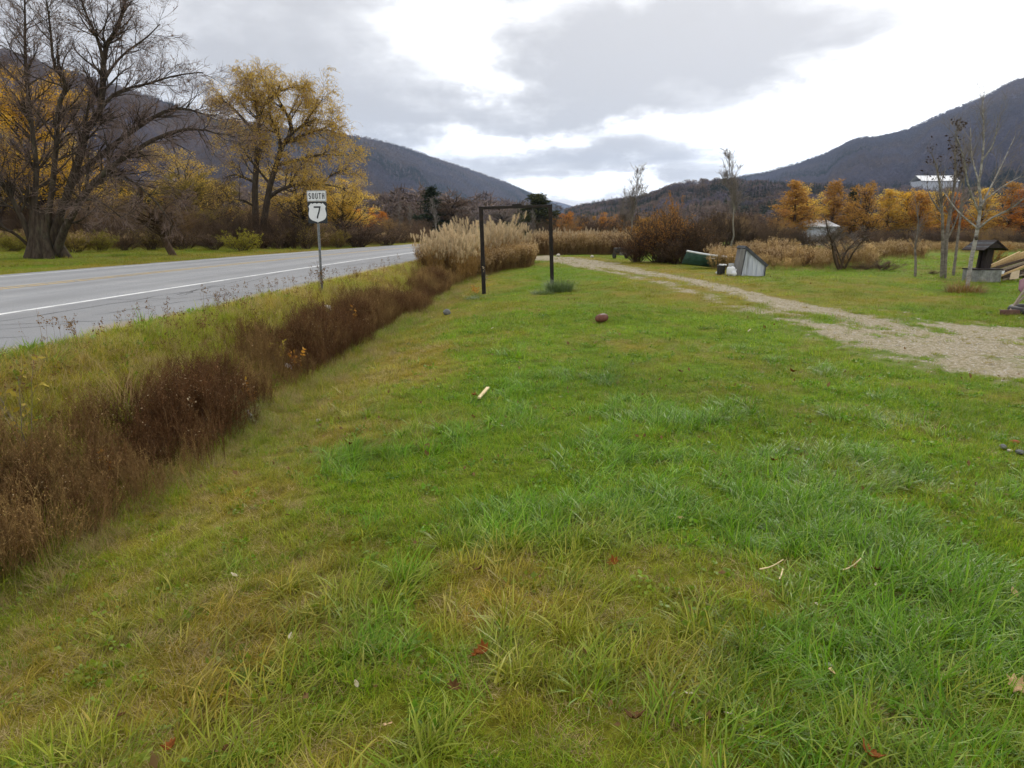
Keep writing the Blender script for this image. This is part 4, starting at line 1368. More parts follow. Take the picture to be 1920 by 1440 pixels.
lay(np.column_stack([X, Y]), np.where(g.random(n) < .5, g.integers(4, 7, n), g.integers(0, 4, n)), .30 + (fbm(X * .8, Y * .8, 87, 3) - .4) * 1.3,
    (.35 + .45 * g.random(n)), .3)
# field behind
XY = np.column_stack([g.uniform(9, 30, 2600), g.uniform(29, 60, 2600)])
lay(XY, g.integers(0, 7, len(XY)), g.uniform(.1, .7, len(XY)), .4 + .5 * g.random(len(XY)), .1)
scatter('verge_grass', np.concatenate(P_), np.concatenate(R_r), np.concatenate(S_), np.concatenate(I_), np.concatenate(H_), np.concatenate(V_v), vp,
        'long yellowish grass on the verge and banks of the ditch', 'grass')

P_, I_, H_, S_, R_r, V_v = [], [], [], [], [], []
st_m = leafmat('gravel_stone', [S(164, 150, 128), S(198, 186, 166), S(136, 120, 98), S(212, 204, 190)], 0, .9, .2)
sp_ = []
for i in range(4):
    bm = bmesh.new(); bmesh.ops.create_icosphere(bm, subdivisions=1, radius=.5)
    for vt in bm.verts:
        vt.co = Vector((vt.co.x * g.uniform(.7, 1.2), vt.co.y * g.uniform(.7, 1.2), vt.co.z * g.uniform(.4, .7)))
    sp_.append((bm_mesh('pebble', bm), st_m))
n = 26000
Y = 6 + 44 * g.random(n) ** 1.6
X = drive_x(Y) + g.normal(size=n) * 1.6
k = (driveness(X, Y) > .35 * g.random(n) + .15) & (X < .74 * Y + 1.2)
XY = np.column_stack([X, Y])[k]
lay(XY, g.integers(0, 4, len(XY)), np.zeros(len(XY)), g.uniform(.008, .05, len(XY)) * g.random(len(XY)) + .008, .3)
scatter('gravel', P_[0], R_r[0], S_[0], I_[0], H_[0], V_v[0], sp_, 'loose pale stones on the gravel track', 'gravel')
P_, I_, H_, S_, R_r, V_v = [], [], [], [], [], []
# short tufts growing into the track
n = 5000
Y = 6 + 40 * g.random(n) ** 1.3
X = drive_x(Y) + g.normal(size=n) * 1.7
dr = driveness(X, Y)
k = (dr > .2) & (g.random(n) < 1.0 - .75 * dr) & (X < .74 * Y + 1.2)
XY = np.column_stack([X, Y])[k]
lay(XY, np.where(g.random(len(XY)) < .5, g.integers(*NF, len(XY)), g.integers(*NT, len(XY))), g.uniform(.2, 1, len(XY)), g.uniform(.4, .9, len(XY)), .2)
scatter('track_grass', P_[0], R_r[0], S_[0], I_[0], H_[0], V_v[0], [(m_.copy(), None) for m_, x_ in near[:16]], 'thin grass tufts growing into the gravel track', 'grass')

# ================================================================== DEAD WEEDS IN THE DITCH AND AT THE FIELD EDGE
head_m = leafmat('weed_head', [S(186, 160, 122), S(206, 184, 148), S(166, 136, 98)], .3, .9, .05, 'hue', [S(196, 164, 110), S(214, 186, 136), S(176, 142, 92)])


def weed_clump(m, r0, L, leafn, ls, spread=.18, heads=0):
    P, R_ = stems(g, m, r0, spread, 4, L, .05, .05, .0036)
    b = branch(P, R_, g, m * 7, .35, 1, .6, .16, 2, .15, .1, .6, .5, .2, False)
    np.clip(b[1], .0016, None, out=b[1])
    mb = MB()
    mb.add(*tubes(P, R_, 3, g)); mb.add(*tubes(*b, 3, g))
    mb.add(*leaves(np.concatenate([b[0], P[:, 2:]]), g, leafn, ls, .45, jit=.006))
    me = mb.mesh('weed')
    if heads:
        me.materials.append(weed_m); me.materials.append(head_m)
        V, Q = leaves(np.concatenate([P[:, 3:], b[0][b[0][:, 0, 2] > L * .55]][:1]), g, heads, ls * 1.1, .6, t0=.3, jit=.022)
        hm = MB().add(V, Q).mesh('h')
        bm = bmesh.new(); bm.from_mesh(me); n0 = len(bm.faces); bm.from_mesh(hm); bm.faces.ensure_lookup_table()
        for f in bm.faces[n0:]:
            f.material_index = 1
        bm.to_mesh(me); bm.free()
    return me


fweeds = [(weed_clump(9, .2, .85, 240, .030, .25, 160), None) for i in range(5)] + [(weed_clump(8, .2, .8, 260, .03, .3), weed_m) for i in range(2)]
weeds = [(weed_clump(13, .15, .82, 150, .022, .14), weed_m) for i in range(4)] + [(weed_clump(9, .14, 1.0, 110, .022, .22, 5), None) for i in range(2)] + [(weed_clump(7, .16, 1.15, 90, .024, .3), weed_m)]
P_, I_, H_, S_, R_r, V_v = [], [], [], [], [], []
n = 7600
Y = 1.0 + 39 * g.random(n) ** 1.25
d = 1.92 + g.normal(size=n) * .36
wide = (fbm(Y * .35, Y * 0 + 3, 91, 3) - .5)
X = road_c(Y) + W_NEAR + d + wide * .35
ok = (d < 2.55 + wide * .5) & (d > 1.0)
XY = np.column_stack([X, Y])[ok]
d = d[ok]; Y = Y[ok]
dense = fbm(XY[:, 0] * 1.2, Y * .8, 93, 3)
ok = g.random(len(Y)) < .40 + 2.2 * (dense - .34)
XY, d, Y, dense = XY[ok], d[ok], Y[ok], dense[ok]
hgt_ = (.28 + .85 * dense) * (1 - .35 * np.abs(d - 1.95) / .7) * (1 - .12 * sstep(12, 22, Y) + .35 * sstep(24, 34, Y))
hue = np.clip((fbm(XY[:, 0] * .9, Y * .5, 95, 3) - .58) * 2.2 + .5 * sstep(22, 32, Y) + .25 * g.normal(size=len(Y)), 0, .95)
lay(XY, g.integers(0, 7, len(Y)), hue, hgt_ * g.uniform(.45, 1.25, len(Y)), .2, g.uniform(.7, 1.3, len(Y)))
scatter('ditch_weeds', np.concatenate(P_), np.concatenate(R_r), np.concatenate(S_), np.concatenate(I_), np.concatenate(H_), np.concatenate(V_v), weeds,
        'dense dead red-brown weeds filling the roadside ditch', 'weeds')
# sparse dark seed stalks standing along the road edge
P_, I_, H_, S_, R_r, V_v = [], [], [], [], [], []
stalk = []
for i in range(4):
    Pq, Rq = stems(g, 3, .10, .2, 4, .42, .05, .03, .0016)
    bq = branch(Pq, Rq, g, 14, .5, 1, .6, .06, 2, .15, .1, .6, .6, 0, False)
    mb = MB(); mb.add(*tubes(Pq, Rq, 3, g)); mb.add(*tubes(*bq, 3, g)); mb.add(*leaves(bq[0][:, 1:], g, 46, .016, .7, jit=.004))
    stalk.append((mb.mesh('stalk'), weed_m))
n = 220
Y = 4 + 26 * g.random(n) ** 1.2
XY = np.column_stack([road_c(Y) + W_NEAR + g.uniform(.05, 1.1, n), Y])
lay(XY, g.integers(0, 4, n), g.uniform(0, .3, n), g.uniform(.7, 1.35, n), .12)
scatter('seed_stalks', np.concatenate(P_), np.concatenate(R_r), np.concatenate(S_), np.concatenate(I_), np.concatenate(H_), np.concatenate(V_v), stalk,
        'sparse dark seed stalks along the edge of the asphalt', 'weeds')
# golden weeds behind the white box, thinning out to the right
P_, I_, H_, S_, R_r, V_v = [], [], [], [], [], []
n = 1900
uu = 1335 + 400 * g.random(n) ** 1.25
Y = np.where(uu > 1640, g.uniform(45, 70, n), g.uniform(31.5, 52, n))
X = (uu - 960) / F * (Y * CP + 1.7 * SP)
lay(np.column_stack([X, Y]), g.integers(0, 7, n), .28 + 1.6 * (fbm(X * .35, Y * .35, 97, 3) - .5) + .25 * g.normal(size=n), (.25 + 1.75 * (fbm(X * .55, Y * .45, 99, 3) - .22)) * g.uniform(.6, 1.3, n), .18, g.uniform(.8, 1.3, n))
n = 1700
uu = g.uniform(1620, 2000, n)
Y = g.uniform(62, 90, n)
X = (uu - 960) / F * (Y * CP)
lay(np.column_stack([X, Y]), g.integers(0, 7, n), g.uniform(.1, .8, n), g.uniform(.4, 1.0, n), .12, g.uniform(.8, 1.25, n))
# brown weeds in front of the reeds and at the foot of the far thickets
n = 1500
uu = g.uniform(800, 995, n); Y = g.uniform(31, 38, n) + (uu - 800) * .03
X = (uu - 960) / F * (Y * CP + 1.7 * SP)
k = (X - (road_c(Y) + W_NEAR)) > .6
lay(np.column_stack([X, Y])[k], g.integers(0, 7, k.sum()), np.clip(.45 + .35 * g.normal(size=k.sum()), 0, 1), g.uniform(.9, 1.5, k.sum()), .14, g.uniform(.8, 1.2, k.sum()))
n = 1500
uu = g.uniform(1000, 1180, n); Y = g.uniform(56, 74, n)
X = (uu - 960) / F * (Y * CP + 1.7 * SP)
lay(np.column_stack([X, Y]), g.integers(0, 7, n), g.uniform(0, .7, n), g.uniform(1.2, 2.2, n), .12, g.uniform(.75, 1.2, n))
n = 1800
off = -g.uniform(W_FAR + 2.5, W_FAR + 8, n); Y = g.uniform(47, 130, n)
off = np.where(Y < 60, -g.uniform(15, 26, n), off)
lay(np.column_stack([road_c(Y) + off, Y]), g.integers(0, 7, n), g.uniform(0, .6, n), g.uniform(.8, 1.6, n), .12, g.uniform(.7, 1.1, n))
scatter('field_weeds', np.concatenate(P_), np.concatenate(R_r), np.concatenate(S_), np.concatenate(I_), np.concatenate(H_), np.concatenate(V_v), fweeds,
        'golden brown goldenrod and dead weeds at the edges of lawn and field', 'weeds')

# ================================================================== REEDS
reed_m = leafmat('reed', [S(166, 134, 80), S(184, 150, 94), S(146, 112, 62), S(158, 138, 68)], .25, .7, .2, 'hue', [S(120, 92, 48), S(150, 120, 60)])
plume_m = leafmat('reed_plume', [S(206, 186, 150), S(222, 206, 174), S(188, 166, 130)], .35, .9, .05, 'hue', [S(200, 178, 142), S(218, 200, 166)])


def reed():
    P, R_ = stems(g, 7, .22, .16, 5, 2.6, .03, .03, .006)
    mb = MB(); mb.add(*tubes(P, R_, 3, g))
    m = 60
    i = g.integers(0, 7, m); j = g.integers(1, 5, m)
    V, Q, T = blades(g, P[i, j], g.random(m) * 6.283, g.uniform(.3, .6, m), g.uniform(.014, .026, m), g.uniform(.3, .9, m), g.uniform(.2, .6, m), 3)
    mb.add(V, Q, T)
    me = mb.mesh('reed')
    m = 7 * 70
    i = np.repeat(np.arange(7), 70)
    t = np.tile(np.linspace(0, 1, 70), 7)
    tip = P[i, 5] + (P[i, 5] - P[i, 4]) * (t * .95 - .2)[:, None] * .8
    lean_h = np.repeat(g.normal(size=7) * .5 + .3, 70)
    V, Q, T = blades(g, tip, lean_h + g.normal(size=m) * 1.4, (.26 * (1 - t * .8) + .04) * g.uniform(.6, 1.2, m), np.full(m, .022), g.uniform(.25, .7, m), g.uniform(.1, .5, m), 2)
    pl = MB().add(V, Q, T).mesh('plume')
    me.materials.append(reed_m); me.materials.append(plume_m)
    # join both into one piece
    bm = bmesh.new(); bm.from_mesh(me); n0 = len(bm.faces); bm.from_mesh(pl); bm.faces.ensure_lookup_table()
    for f in bm.faces[n0:]:
        f.material_index = 1
    bm.to_mesh(me); bm.free()
    return me


rp = [(reed(), None) for i in range(5)]
P_, I_, H_, S_, R_r, V_v = [], [], [], [], [], []
nr = 340
poly_u = g.uniform(0, 1, nr)
Y = 30.5 + 15 * g.random(nr) ** 1.2
xl = road_c(Y) + W_NEAR + .55
xr = np.interp(Y, [30, 34, 40, 46], [-2.2, -1.2, .8, 1.7])
X = xl + (xr - xl) * poly_u
us = 960 + X / Y * F
hs = np.interp(us, [770, 800, 850, 900, 930, 960, 985, 1005], [.42, .60, .76, .86, .95, .88, .68, .48]) * (.88 + .006 * (Y - 30)) * g.uniform(.72, 1.12, nr)
lay(np.column_stack([X, Y]), g.integers(0, 5, nr), g.uniform(0, .6, nr), hs * np.where(g.random(nr) < .12, 1.18, 1), .13, g.uniform(.85, 1.25, nr))
n = 300
X = g.uniform(0, 9, n); Y = g.uniform(57, 66, n)
lay(np.column_stack([X, Y]), g.integers(0, 5, n), g.uniform(0, .6, n), g.uniform(.4, .75, n), .09, g.uniform(.7, 1.05, n))
scatter('reed_bed', np.concatenate(P_), np.concatenate(R_r), np.concatenate(S_), np.concatenate(I_), np.concatenate(H_), np.concatenate(V_v), rp,
        'tall pale reeds with feathery plumes beside the road', 'reeds')

# ================================================================== FAR THICKETS AND HILL FOREST
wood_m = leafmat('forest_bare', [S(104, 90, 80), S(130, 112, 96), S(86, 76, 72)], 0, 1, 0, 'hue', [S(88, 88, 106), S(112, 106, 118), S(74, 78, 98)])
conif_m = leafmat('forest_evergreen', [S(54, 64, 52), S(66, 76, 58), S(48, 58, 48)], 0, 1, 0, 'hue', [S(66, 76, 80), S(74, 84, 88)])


def far_bare(m=90, tri=.11):
    P, R_ = trunkline(g, .9, .03, .012, 4)
    a = g.random(m) * 6.283
    zz = .35 + .65 * g.random(m) ** .8
    rr = .26 * np.sqrt(g.random(m)) * np.sin(np.clip((zz - .25) / .78, 0, 1) * 3.1) ** .6
    c = np.stack([rr * np.cos(a), rr * np.sin(a), zz], 1)
    D = nrm(c * [1, 1, .0] * 2 + [0, 0, .35] + g.normal(size=(m, 3)) * .25)
    B = nrm(np.cross(D, g.normal(size=(m, 3))))
    V = np.stack([c - D * tri * .5 - B * tri * .12, c - D * tri * .5 + B * tri * .12, c + D * tri], 1).reshape(-1, 3)
    mb = MB(); mb.add(*tubes(P, R_, 3, g)); mb.add(V, np.arange(m * 3).reshape(-1, 3))
    return mb.mesh('far_bare')


def far_conifer(m=80):
    zz = .05 + .95 * g.random(m) ** .9
    a = g.random(m) * 6.283
    rr = .2 * (1 - zz) + .015
    D = np.stack([np.cos(a), np.sin(a), -.35 + 0 * a], 1)
    B = np.stack([-np.sin(a), np.cos(a), 0 * a], 1)
    c = np.stack([0 * a, 0 * a, zz + .04], 1)
    V = np.stack([c, c + D * rr[:, None] + B * .05, c + D * rr[:, None] * 1.15 - B * .05], 1).reshape(-1, 3)
    return MB().add(V, np.arange(m * 3).reshape(-1, 3)).mesh('far_conifer')


fp = [(far_bare(), wood_m) for i in range(5)] + [(far_conifer(), conif_m) for i in range(3)]


def forest(name, hillname, n, size, hue, ever, label, seed, t0=.0, t1=88, evs=.9, cov=.0):
    V = HILLPTS[hillname]
    i, j = g.uniform(0, V.shape[0] - 2, n), g.uniform(t0, t1, n)
    a, b = i.astype(int), j.astype(int)
    fi, fj = (i - a)[:, None], (j - b)[:, None]
    p = (V[a, b] * (1 - fi) + V[a + 1, b] * fi) * (1 - fj) + (V[a, b + 1] * (1 - fi) + V[a + 1, b + 1] * fi) * fj
    sc_ = np.abs(V[..., 2]).max()
    bx0 = (1763 - 960) / F * 560 * CP
    p = p[~((np.abs(p[:, 0] - bx0) < 26) & (p[:, 1] > 440) & (p[:, 1] < 590))]
    n = len(p)
    en = fbm(p[:, 0] / (sc_ * .9), (p[:, 1] + p[:, 2] * 2) / (sc_ * .9), seed, 4)
    isev = en > (.60 - ever) + .06 * g.normal(size=n)
    idx = np.where(isev, g.integers(5, 8, n), g.integers(0, 5, n))
    s = size * g.uniform(.7, 1.2, n)
    p[:, 2] -= s * .12
    scatter(name, p, np.column_stack([np.zeros((n, 2)), g.random(n) * 6.28]), np.column_stack([s * 1.15, s * 1.15, s * np.where(isev, evs, .85)]), idx,
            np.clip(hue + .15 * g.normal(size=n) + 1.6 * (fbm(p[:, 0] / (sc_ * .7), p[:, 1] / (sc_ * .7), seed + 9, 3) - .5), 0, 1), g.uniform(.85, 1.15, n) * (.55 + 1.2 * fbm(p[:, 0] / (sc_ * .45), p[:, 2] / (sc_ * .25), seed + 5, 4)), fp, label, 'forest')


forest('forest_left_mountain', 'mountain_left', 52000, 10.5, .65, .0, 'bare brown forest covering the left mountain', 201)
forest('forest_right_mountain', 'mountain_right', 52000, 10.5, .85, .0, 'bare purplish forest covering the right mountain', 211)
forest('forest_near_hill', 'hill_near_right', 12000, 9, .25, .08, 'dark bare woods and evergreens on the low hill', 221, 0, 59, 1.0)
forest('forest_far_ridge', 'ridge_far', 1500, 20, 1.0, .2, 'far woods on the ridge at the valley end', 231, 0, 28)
# thickets and woods on the valley floor
n = 5200
Y = g.uniform(125, 330, n)
X = g.uniform(-1, 1, n) * (.8 * Y + 20)
off = X - road_c(Y)
k = np.abs(off - 2) > 14
X, Y = X[k], Y[k]
n = len(X)
s = g.uniform(4.5, 9.5, n) * np.where(X > 5, .62, 1.0)
isev = fbm(X / 45, Y / 45, 241, 3) > .60
scatter('woods', np.column_stack([X, Y, H(X, Y) - .3]), np.column_stack([np.zeros((n, 2)), g.random(n) * 6.28]),
        np.column_stack([s * 1.3, s * 1.3, s]), np.where(isev, g.integers(5, 8, n), g.integers(0, 5, n)), g.uniform(0, .5, n), g.uniform(.9, 1.45, n), fp,
        'grey-brown bare woods and thickets across the valley floor', 'woods')
tk = [TPL['brush', i][1].copy() for i in range(3)] + [TPL['mixbrush', i][0].copy() for i in range(3)]
tkm = leafmat('thicket_twig', [S(120, 104, 92), S(142, 124, 110), S(106, 92, 82)], 0, .95, 0, 'hue', [S(150, 118, 66), S(172, 138, 76)])
uu = np.concatenate([g.uniform(1330, 2000, 320), g.uniform(1030, 1240, 70), g.uniform(560, 800, 70), g.uniform(-120, 560, 200)])
Y = np.concatenate([g.uniform(78, 112, 320), g.uniform(74, 100, 70), g.uniform(85, 125, 70), g.uniform(56, 84, 200)])
n = len(uu)
X = (uu - 960) / F * (Y * CP)
s = g.uniform(.65, 1.2, n) * np.interp(uu, [-120, 300, 560, 800, 1030, 1240, 1330, 1460, 1500, 2000], [3.6, 3.4, 3.4, 3.0, 3.2, 3.4, 4.0, 3.4, 2.1, 2.3])
scatter('thicket', np.column_stack([X, Y, H(X, Y) - .1]), np.column_stack([np.zeros((n, 2)), g.random(n) * 6.28]), np.column_stack([s, s, s]),
        g.integers(0, 6, n), g.uniform(0, .8, n), g.uniform(.9, 1.35, n), [(m_, tkm) for m_ in tk], 'grey-brown leafless thicket below the orange trees', 'thicket')
# ================================================================== ROAD SIGN
galv = surf('galvanised_steel', S(120, 124, 126), S(150, 154, 156), 12, .5, .15, .5, metal=.6)
sign_white = surf('sign_white', (.72, .74, .75), (.78, .80, .81), 6, .45, .05, .5, stain=(.5, .5, .48), stain_amt=.4)
sign_black = surf('sign_black', (.012, .016, .018), (.02, .025, .027), 6, .5, .05, .4)


def flat(outline, t, y0):
    """solid plate from an outline in x,z; front face towards -y"""
    o = np.asarray(outline, float)
    n = len(o)
    fr = np.column_stack([o[:, 0], np.full(n, y0), o[:, 1]])
    bm = bmesh.new()
    a = [bm.verts.new(p) for p in fr]
    b = [bm.verts.new(p + np.array([0, t, 0])) for p in fr]
    bm.faces.new(a); bm.faces.new(b[::-1])
    for i in range(n):
        bm.faces.new((a[i], b[i], b[(i + 1) % n], a[(i + 1) % n]))
    bmesh.ops.recalc_face_normals(bm, faces=bm.faces)
    return bm


def rrect(w, h, r, n=5):
    out = []
    for cx, cz, a0 in ((w / 2 - r, h / 2 - r, 0), (-w / 2 + r, h / 2 - r, 90), (-w / 2 + r, -h / 2 + r, 180), (w / 2 - r, -h / 2 + r, 270)):
        for i in range(n):
            a = math.radians(a0 + 90 * i / (n - 1))
            out.append((cx + r * math.cos(a), cz + r * math.sin(a)))
    return np.array(out)


def stroke(pts, w, y0, t=.002):
    """lettering: thick polyline with mitred joints as a solid"""
    p = np.asarray(pts, float)
    d = nrm(np.gradient(p, axis=0))
    sd_ = nrm(np.diff(p, axis=0))
    nn = np.stack([-d[:, 1], d[:, 0]], 1)
    sn = np.stack([-sd_[:, 1], sd_[:, 0]], 1)
    nn[0], nn[-1] = sn[0], sn[-1]
    for i in range(1, len(p) - 1):
        q = sn[i - 1] + sn[i]
        nn[i] = q / max(np.dot(q, q) / 2, .35)
    L, R_ = p + nn * w / 2, p - nn * w / 2
    n = len(p)
    V = np.concatenate([np.column_stack([L[:, 0], np.full(n, y0), L[:, 1]]), np.column_stack([R_[:, 0], np.full(n, y0), R_[:, 1]])])
    i = np.arange(n - 1)
    return V, np.stack([i, i + n, i + n + 1, i + 1], 1)


sp = np.array([*spot(604, 17.6)])
so = empty('road_sign', tuple(sp), (math.radians(.5), 0, math.radians(-14)))
pz = at(603, 357, 17.6)[2] - sp[2]          # top of the sign above ground
# U-channel post
prof = .8 * np.array([(-.04, 0), (-.022, 0), (-.016, .032), (.016, .032), (.022, 0), (.04, 0), (.04, .004), (.025, .004), (.019, .036), (-.019, .036), (-.025, .004), (-.04, .004)])
n = len(prof)
V = np.concatenate([np.column_stack([prof, np.full(n, z)]) for z in (-.4, pz - .03)])
i = np.arange(n)
post = obj('post', MB().add(V, np.stack([i, (i + 1) % n, (i + 1) % n + n, i + n], 1)).mesh('post', False), galv, so)
hole = MB()
for z in np.arange(.2, pz - .85, .05):
    a = np.arange(6) * math.pi / 3
    hole.add(np.column_stack([.006 * np.cos(a), np.full(6, .0245), z + .006 * np.sin(a)]), [[0, 1, 2, 3], [0, 3, 4, 5]])
ho = obj('hole', hole.mesh('hole', False), sign_black, post); ho['kind'] = 'stuff'
SW, SH = .50, .495
z1 = pz - .125 - .002
panel = obj('direction_panel', bm_mesh('direction_panel', flat(rrect(SW, .25, .022) + [0, z1], .004, -.006)), sign_white, so)
panel['label'] = 'white panel reading SOUTH above the route shield'
bd = MB()
ro, ri = rrect(SW - .012, .238, .02) + [0, z1], rrect(SW - .030, .220, .015) + [0, z1]
m = len(ro)
i = np.arange(m)
bd.add(np.concatenate([np.column_stack([ro[:, 0], np.full(m, -.0085), ro[:, 1]]), np.column_stack([ri[:, 0], np.full(m, -.0085), ri[:, 1]])]),
       np.stack([i, (i + 1) % m, (i + 1) % m + m, i + m], 1))
obj('border', bd.mesh('border', False), sign_black, panel)
lh, lw, sw = .135, .062, .021
arc = lambda cx, cz, rx, rz, a0, a1, n=9: [(cx + rx * math.cos(math.radians(a)), cz + rz * math.sin(math.radians(a))) for a in np.linspace(a0, a1, n)]
hx, hz = lw / 2 - sw / 2, lh / 2 - sw / 2
glyph = {
    'S': [arc(0, hz / 2, hx, hz / 2, 25, 270, 12) + arc(0, -hz / 2, hx, hz / 2, 90, -155, 12)],
    'O': [arc(0, hz - hx, hx, hx, 0, 180) + arc(0, -hz + hx, hx, hx, 180, 360) + [(hx, hz - hx)]],
    'U': [[(-hx, lh / 2)] + arc(0, -hz + hx, hx, hx, 180, 360) + [(hx, lh / 2)]],
    'T': [[(-lw / 2, hz), (lw / 2, hz)], [(0, hz), (0, -lh / 2)]],
    'H': [[(-hx, lh / 2), (-hx, -lh / 2)], [(hx, lh / 2), (hx, -lh / 2)], [(-hx, 0), (hx, 0)]]}
for k, ch in enumerate('SOUTH'):
    mb = MB()
    for q, s_ in enumerate(glyph[ch]):
        mb.add(*stroke(np.array(s_) + [(k - 2) * .0865, z1], sw, -.0085 - .0004 * q))
    obj('letter', mb.mesh('letter', False), sign_black, panel)
z2 = z1 - .125 - .004 - SH / 2
plate = obj('route_shield', bm_mesh('route_shield', flat(rrect(SW, SH, .03) + [0, z2], .004, -.006)), sign_black, so)
plate['label'] = 'black plate with white route shield numbered 7'
half = [(0, .90), (.16, .965), (.34, .955), (.50, .88), (.62, .975), (.80, .80), (.95, .62), (.885, .50), (.86, .36), (.90, .18), (.95, .0), (.965, -.22), (.91, -.46),
        (.78, -.65), (.58, -.78), (.34, -.86), (.14, -.92), (0, -1.0)]
half = np.array(half)
out_ = np.concatenate([half, (half * [-1, 1])[1:-1][::-1]]) * [SW / 2 * .95, SH / 2 * .91] + [0, z2 - .002]
obj('shield', bm_mesh('shield', flat(out_, .003, -.0095)), sign_white, plate)
mb = MB()
mb.add(*stroke(np.array([(-.085, .125), (.072, .125), (.045, .02), (.012, -.06), (-.008, -.135)]) + [.0, z2 + .0], .036, -.0125))
obj('numeral', mb.mesh('numeral', False), sign_black, plate)
for z in (z1 + .09, z1 - .09, z2 + .20, z2 - .20):
    bm = bmesh.new(); bmesh.ops.create_cone(bm, cap_ends=True, segments=8, radius1=.008, radius2=.006, depth=.006)
    bmesh.ops.rotate(bm, verts=bm.verts, matrix=__import__('mathutils').Matrix.Rotation(math.pi / 2, 3, 'X'))
    obj('bolt', bm_mesh('bolt', bm), galv, so, (0, -.012, z))
tag(so, 'white and black SOUTH 7 highway route sign on a grey post', 'road sign')

# ================================================================== DARK FRAME ON THE LAWN
rusty = surf('rusty_dark_pipe', S(30, 27, 25), S(44, 37, 33), 9, .8, .5, .3, stain=S(74, 54, 42), stain_amt=.4)
lb_, rb_ = gnd(908, 551), gnd(1036, 536)
rb_ = np.array([*spot(1036, lb_[1] + 1.6)])
lt, rt = at(902, 394, lb_[1]), at(1031.5, 390, rb_[1])
fr = empty('frame', tuple(lb_))


def bar(a, b, w, h=None, bev=.012):
    a, b = np.asarray(a, float), np.asarray(b, float)
    L = np.linalg.norm(b - a)
    bm = bbox(w, h or w, L, bev, (0, 0, L / 2), 2)
    me = bm_mesh('bar', bm)
    q = Vector(tuple(b - a)).to_track_quat('Z', 'Y').to_euler()
    return me, tuple(a), q


for nm, a, b_, w in (('post', lb_ - [0, 0, .3], lt + [0, 0, .05], .12), ('post', rb_ - [0, 0, .3], rt + [0, 0, .05], .12)):
    me, loc, q = bar(np.array(a) - lb_, np.array(b_) - lb_, w)
    obj(nm, me, rusty, fr, loc, q)
dv = nrm(rt - lt)
me, loc, q = bar(lt - lb_ - dv * .06 + [0, 0, .062], rt - lb_ + dv * .06 + [0, 0, .062], .085, .085)
obj('crossbar', me, rusty, fr, loc, q)
mid = lt * .5 + rt * .5
me, loc, q = bar(mid - lb_ - dv * .17 + [0, 0, .122], mid - lb_ + dv * .17 + [0, 0, .122], .035, .06, .006)
obj('bracket', me, rusty, fr, loc, q)
for s_ in (.25, .72):
    p_ = lt * (1 - s_) + rt * s_ - lb_
    bm = bmesh.new(); bmesh.ops.create_uvsphere(bm, u_segments=8, v_segments=6, radius=.02)
    obj('eye_bolt', bm_mesh('eye_bolt', bm, True), rusty, fr, tuple(p_ + [0, 0, .0]))
tag(fr, 'dark rusty goal-like frame of two posts and a crossbar', 'frame')

# tussocks at the feet of the frame
tus_m = leafmat('tussock_blade', [S(76, 98, 50), S(98, 120, 64), S(122, 138, 84), S(64, 84, 44)], .3, .5, .35)


def tussock(name, u, v, m, rad, l0, l1, mat, label, lean=.7, cat='grass', wide=.008, hfac=1.0):
    p = gnd(u, v)
    V, Q, T = tuft(m, rad, l0, l1, wide * .6, wide, lean, .3, 4, bias=1)
    return tag(obj(name, MB().add(V, Q, T).mesh(name), mat, None, tuple(p)), label, cat)


tussock('grass_tussock', 1048, 546, 1300, .38, .28, .58, tus_m, 'dark green grass tussock at the foot of the right frame post', .4)
tussock('grass_tussock', 1018, 552, 600, .30, .18, .36, tus_m, 'lower flat green tussock left of the right frame post', .95)
tussock('grass_tussock', 900, 560, 700, .42, .1, .26, tus_m, 'flat grey-green weeds at the foot of the left frame post', 1.0)
tall_m = leafmat('tussock_pale', [S(116, 128, 66), S(142, 146, 86), S(98, 112, 54), S(160, 158, 104)], .3, .5, .35)
tussock('grass_tussock', 410, 800, 700, .24, .35, .62, tall_m, 'large pale green tussock leaning out of the ditch weeds', .85, wide=.010)
tussock('grass_tussock', 370, 826, 420, .22, .3, .52, tall_m, 'pale green tussock at the near edge of the ditch weeds', 1.0, wide=.010)
drygrass = leafmat('dry_stalk', [S(170, 140, 92), S(190, 164, 116), S(146, 112, 70)], .2, .7, .2)
tussock('dry_grass', 245, 800, 90, .20, .5, 1.05, drygrass, 'clump of pale dry grass stalks among the red-brown weeds', .22, wide=.007)
tussock('dry_grass', 1808, 548, 600, .5, .25, .6, leafmat('dry_rust', [S(150, 108, 60), S(176, 132, 80), S(120, 100, 52), S(110, 100, 46)], .25), 'dry orange grass round the foot of the white birch', .6, wide=.012)

# small coloured plants
def herb(name, u, v, h, nst, nl, ls, leaf, stemm, label, cat='plant', spread=.35):
    p = gnd(u, v)
    P, R_ = stems(g, nst, .03, spread, 5, h, .08, .05, .004)
    b = branch(P, R_, g, nst * 4, .3, 1, .6, h * .3, 3, .12, .05, .6, .4, .2, False)
    e_ = empty(name, tuple(p))
    obj('stem', Raw(tubes(P, R_, 4, g), tubes(*b, 3, g)).mesh('stem'), stemm, e_)
    obj('foliage', Raw(leaves(b[0], g, nl, ls, .5)).mesh('foliage'), leaf, e_)
    return tag(e_, label, cat)


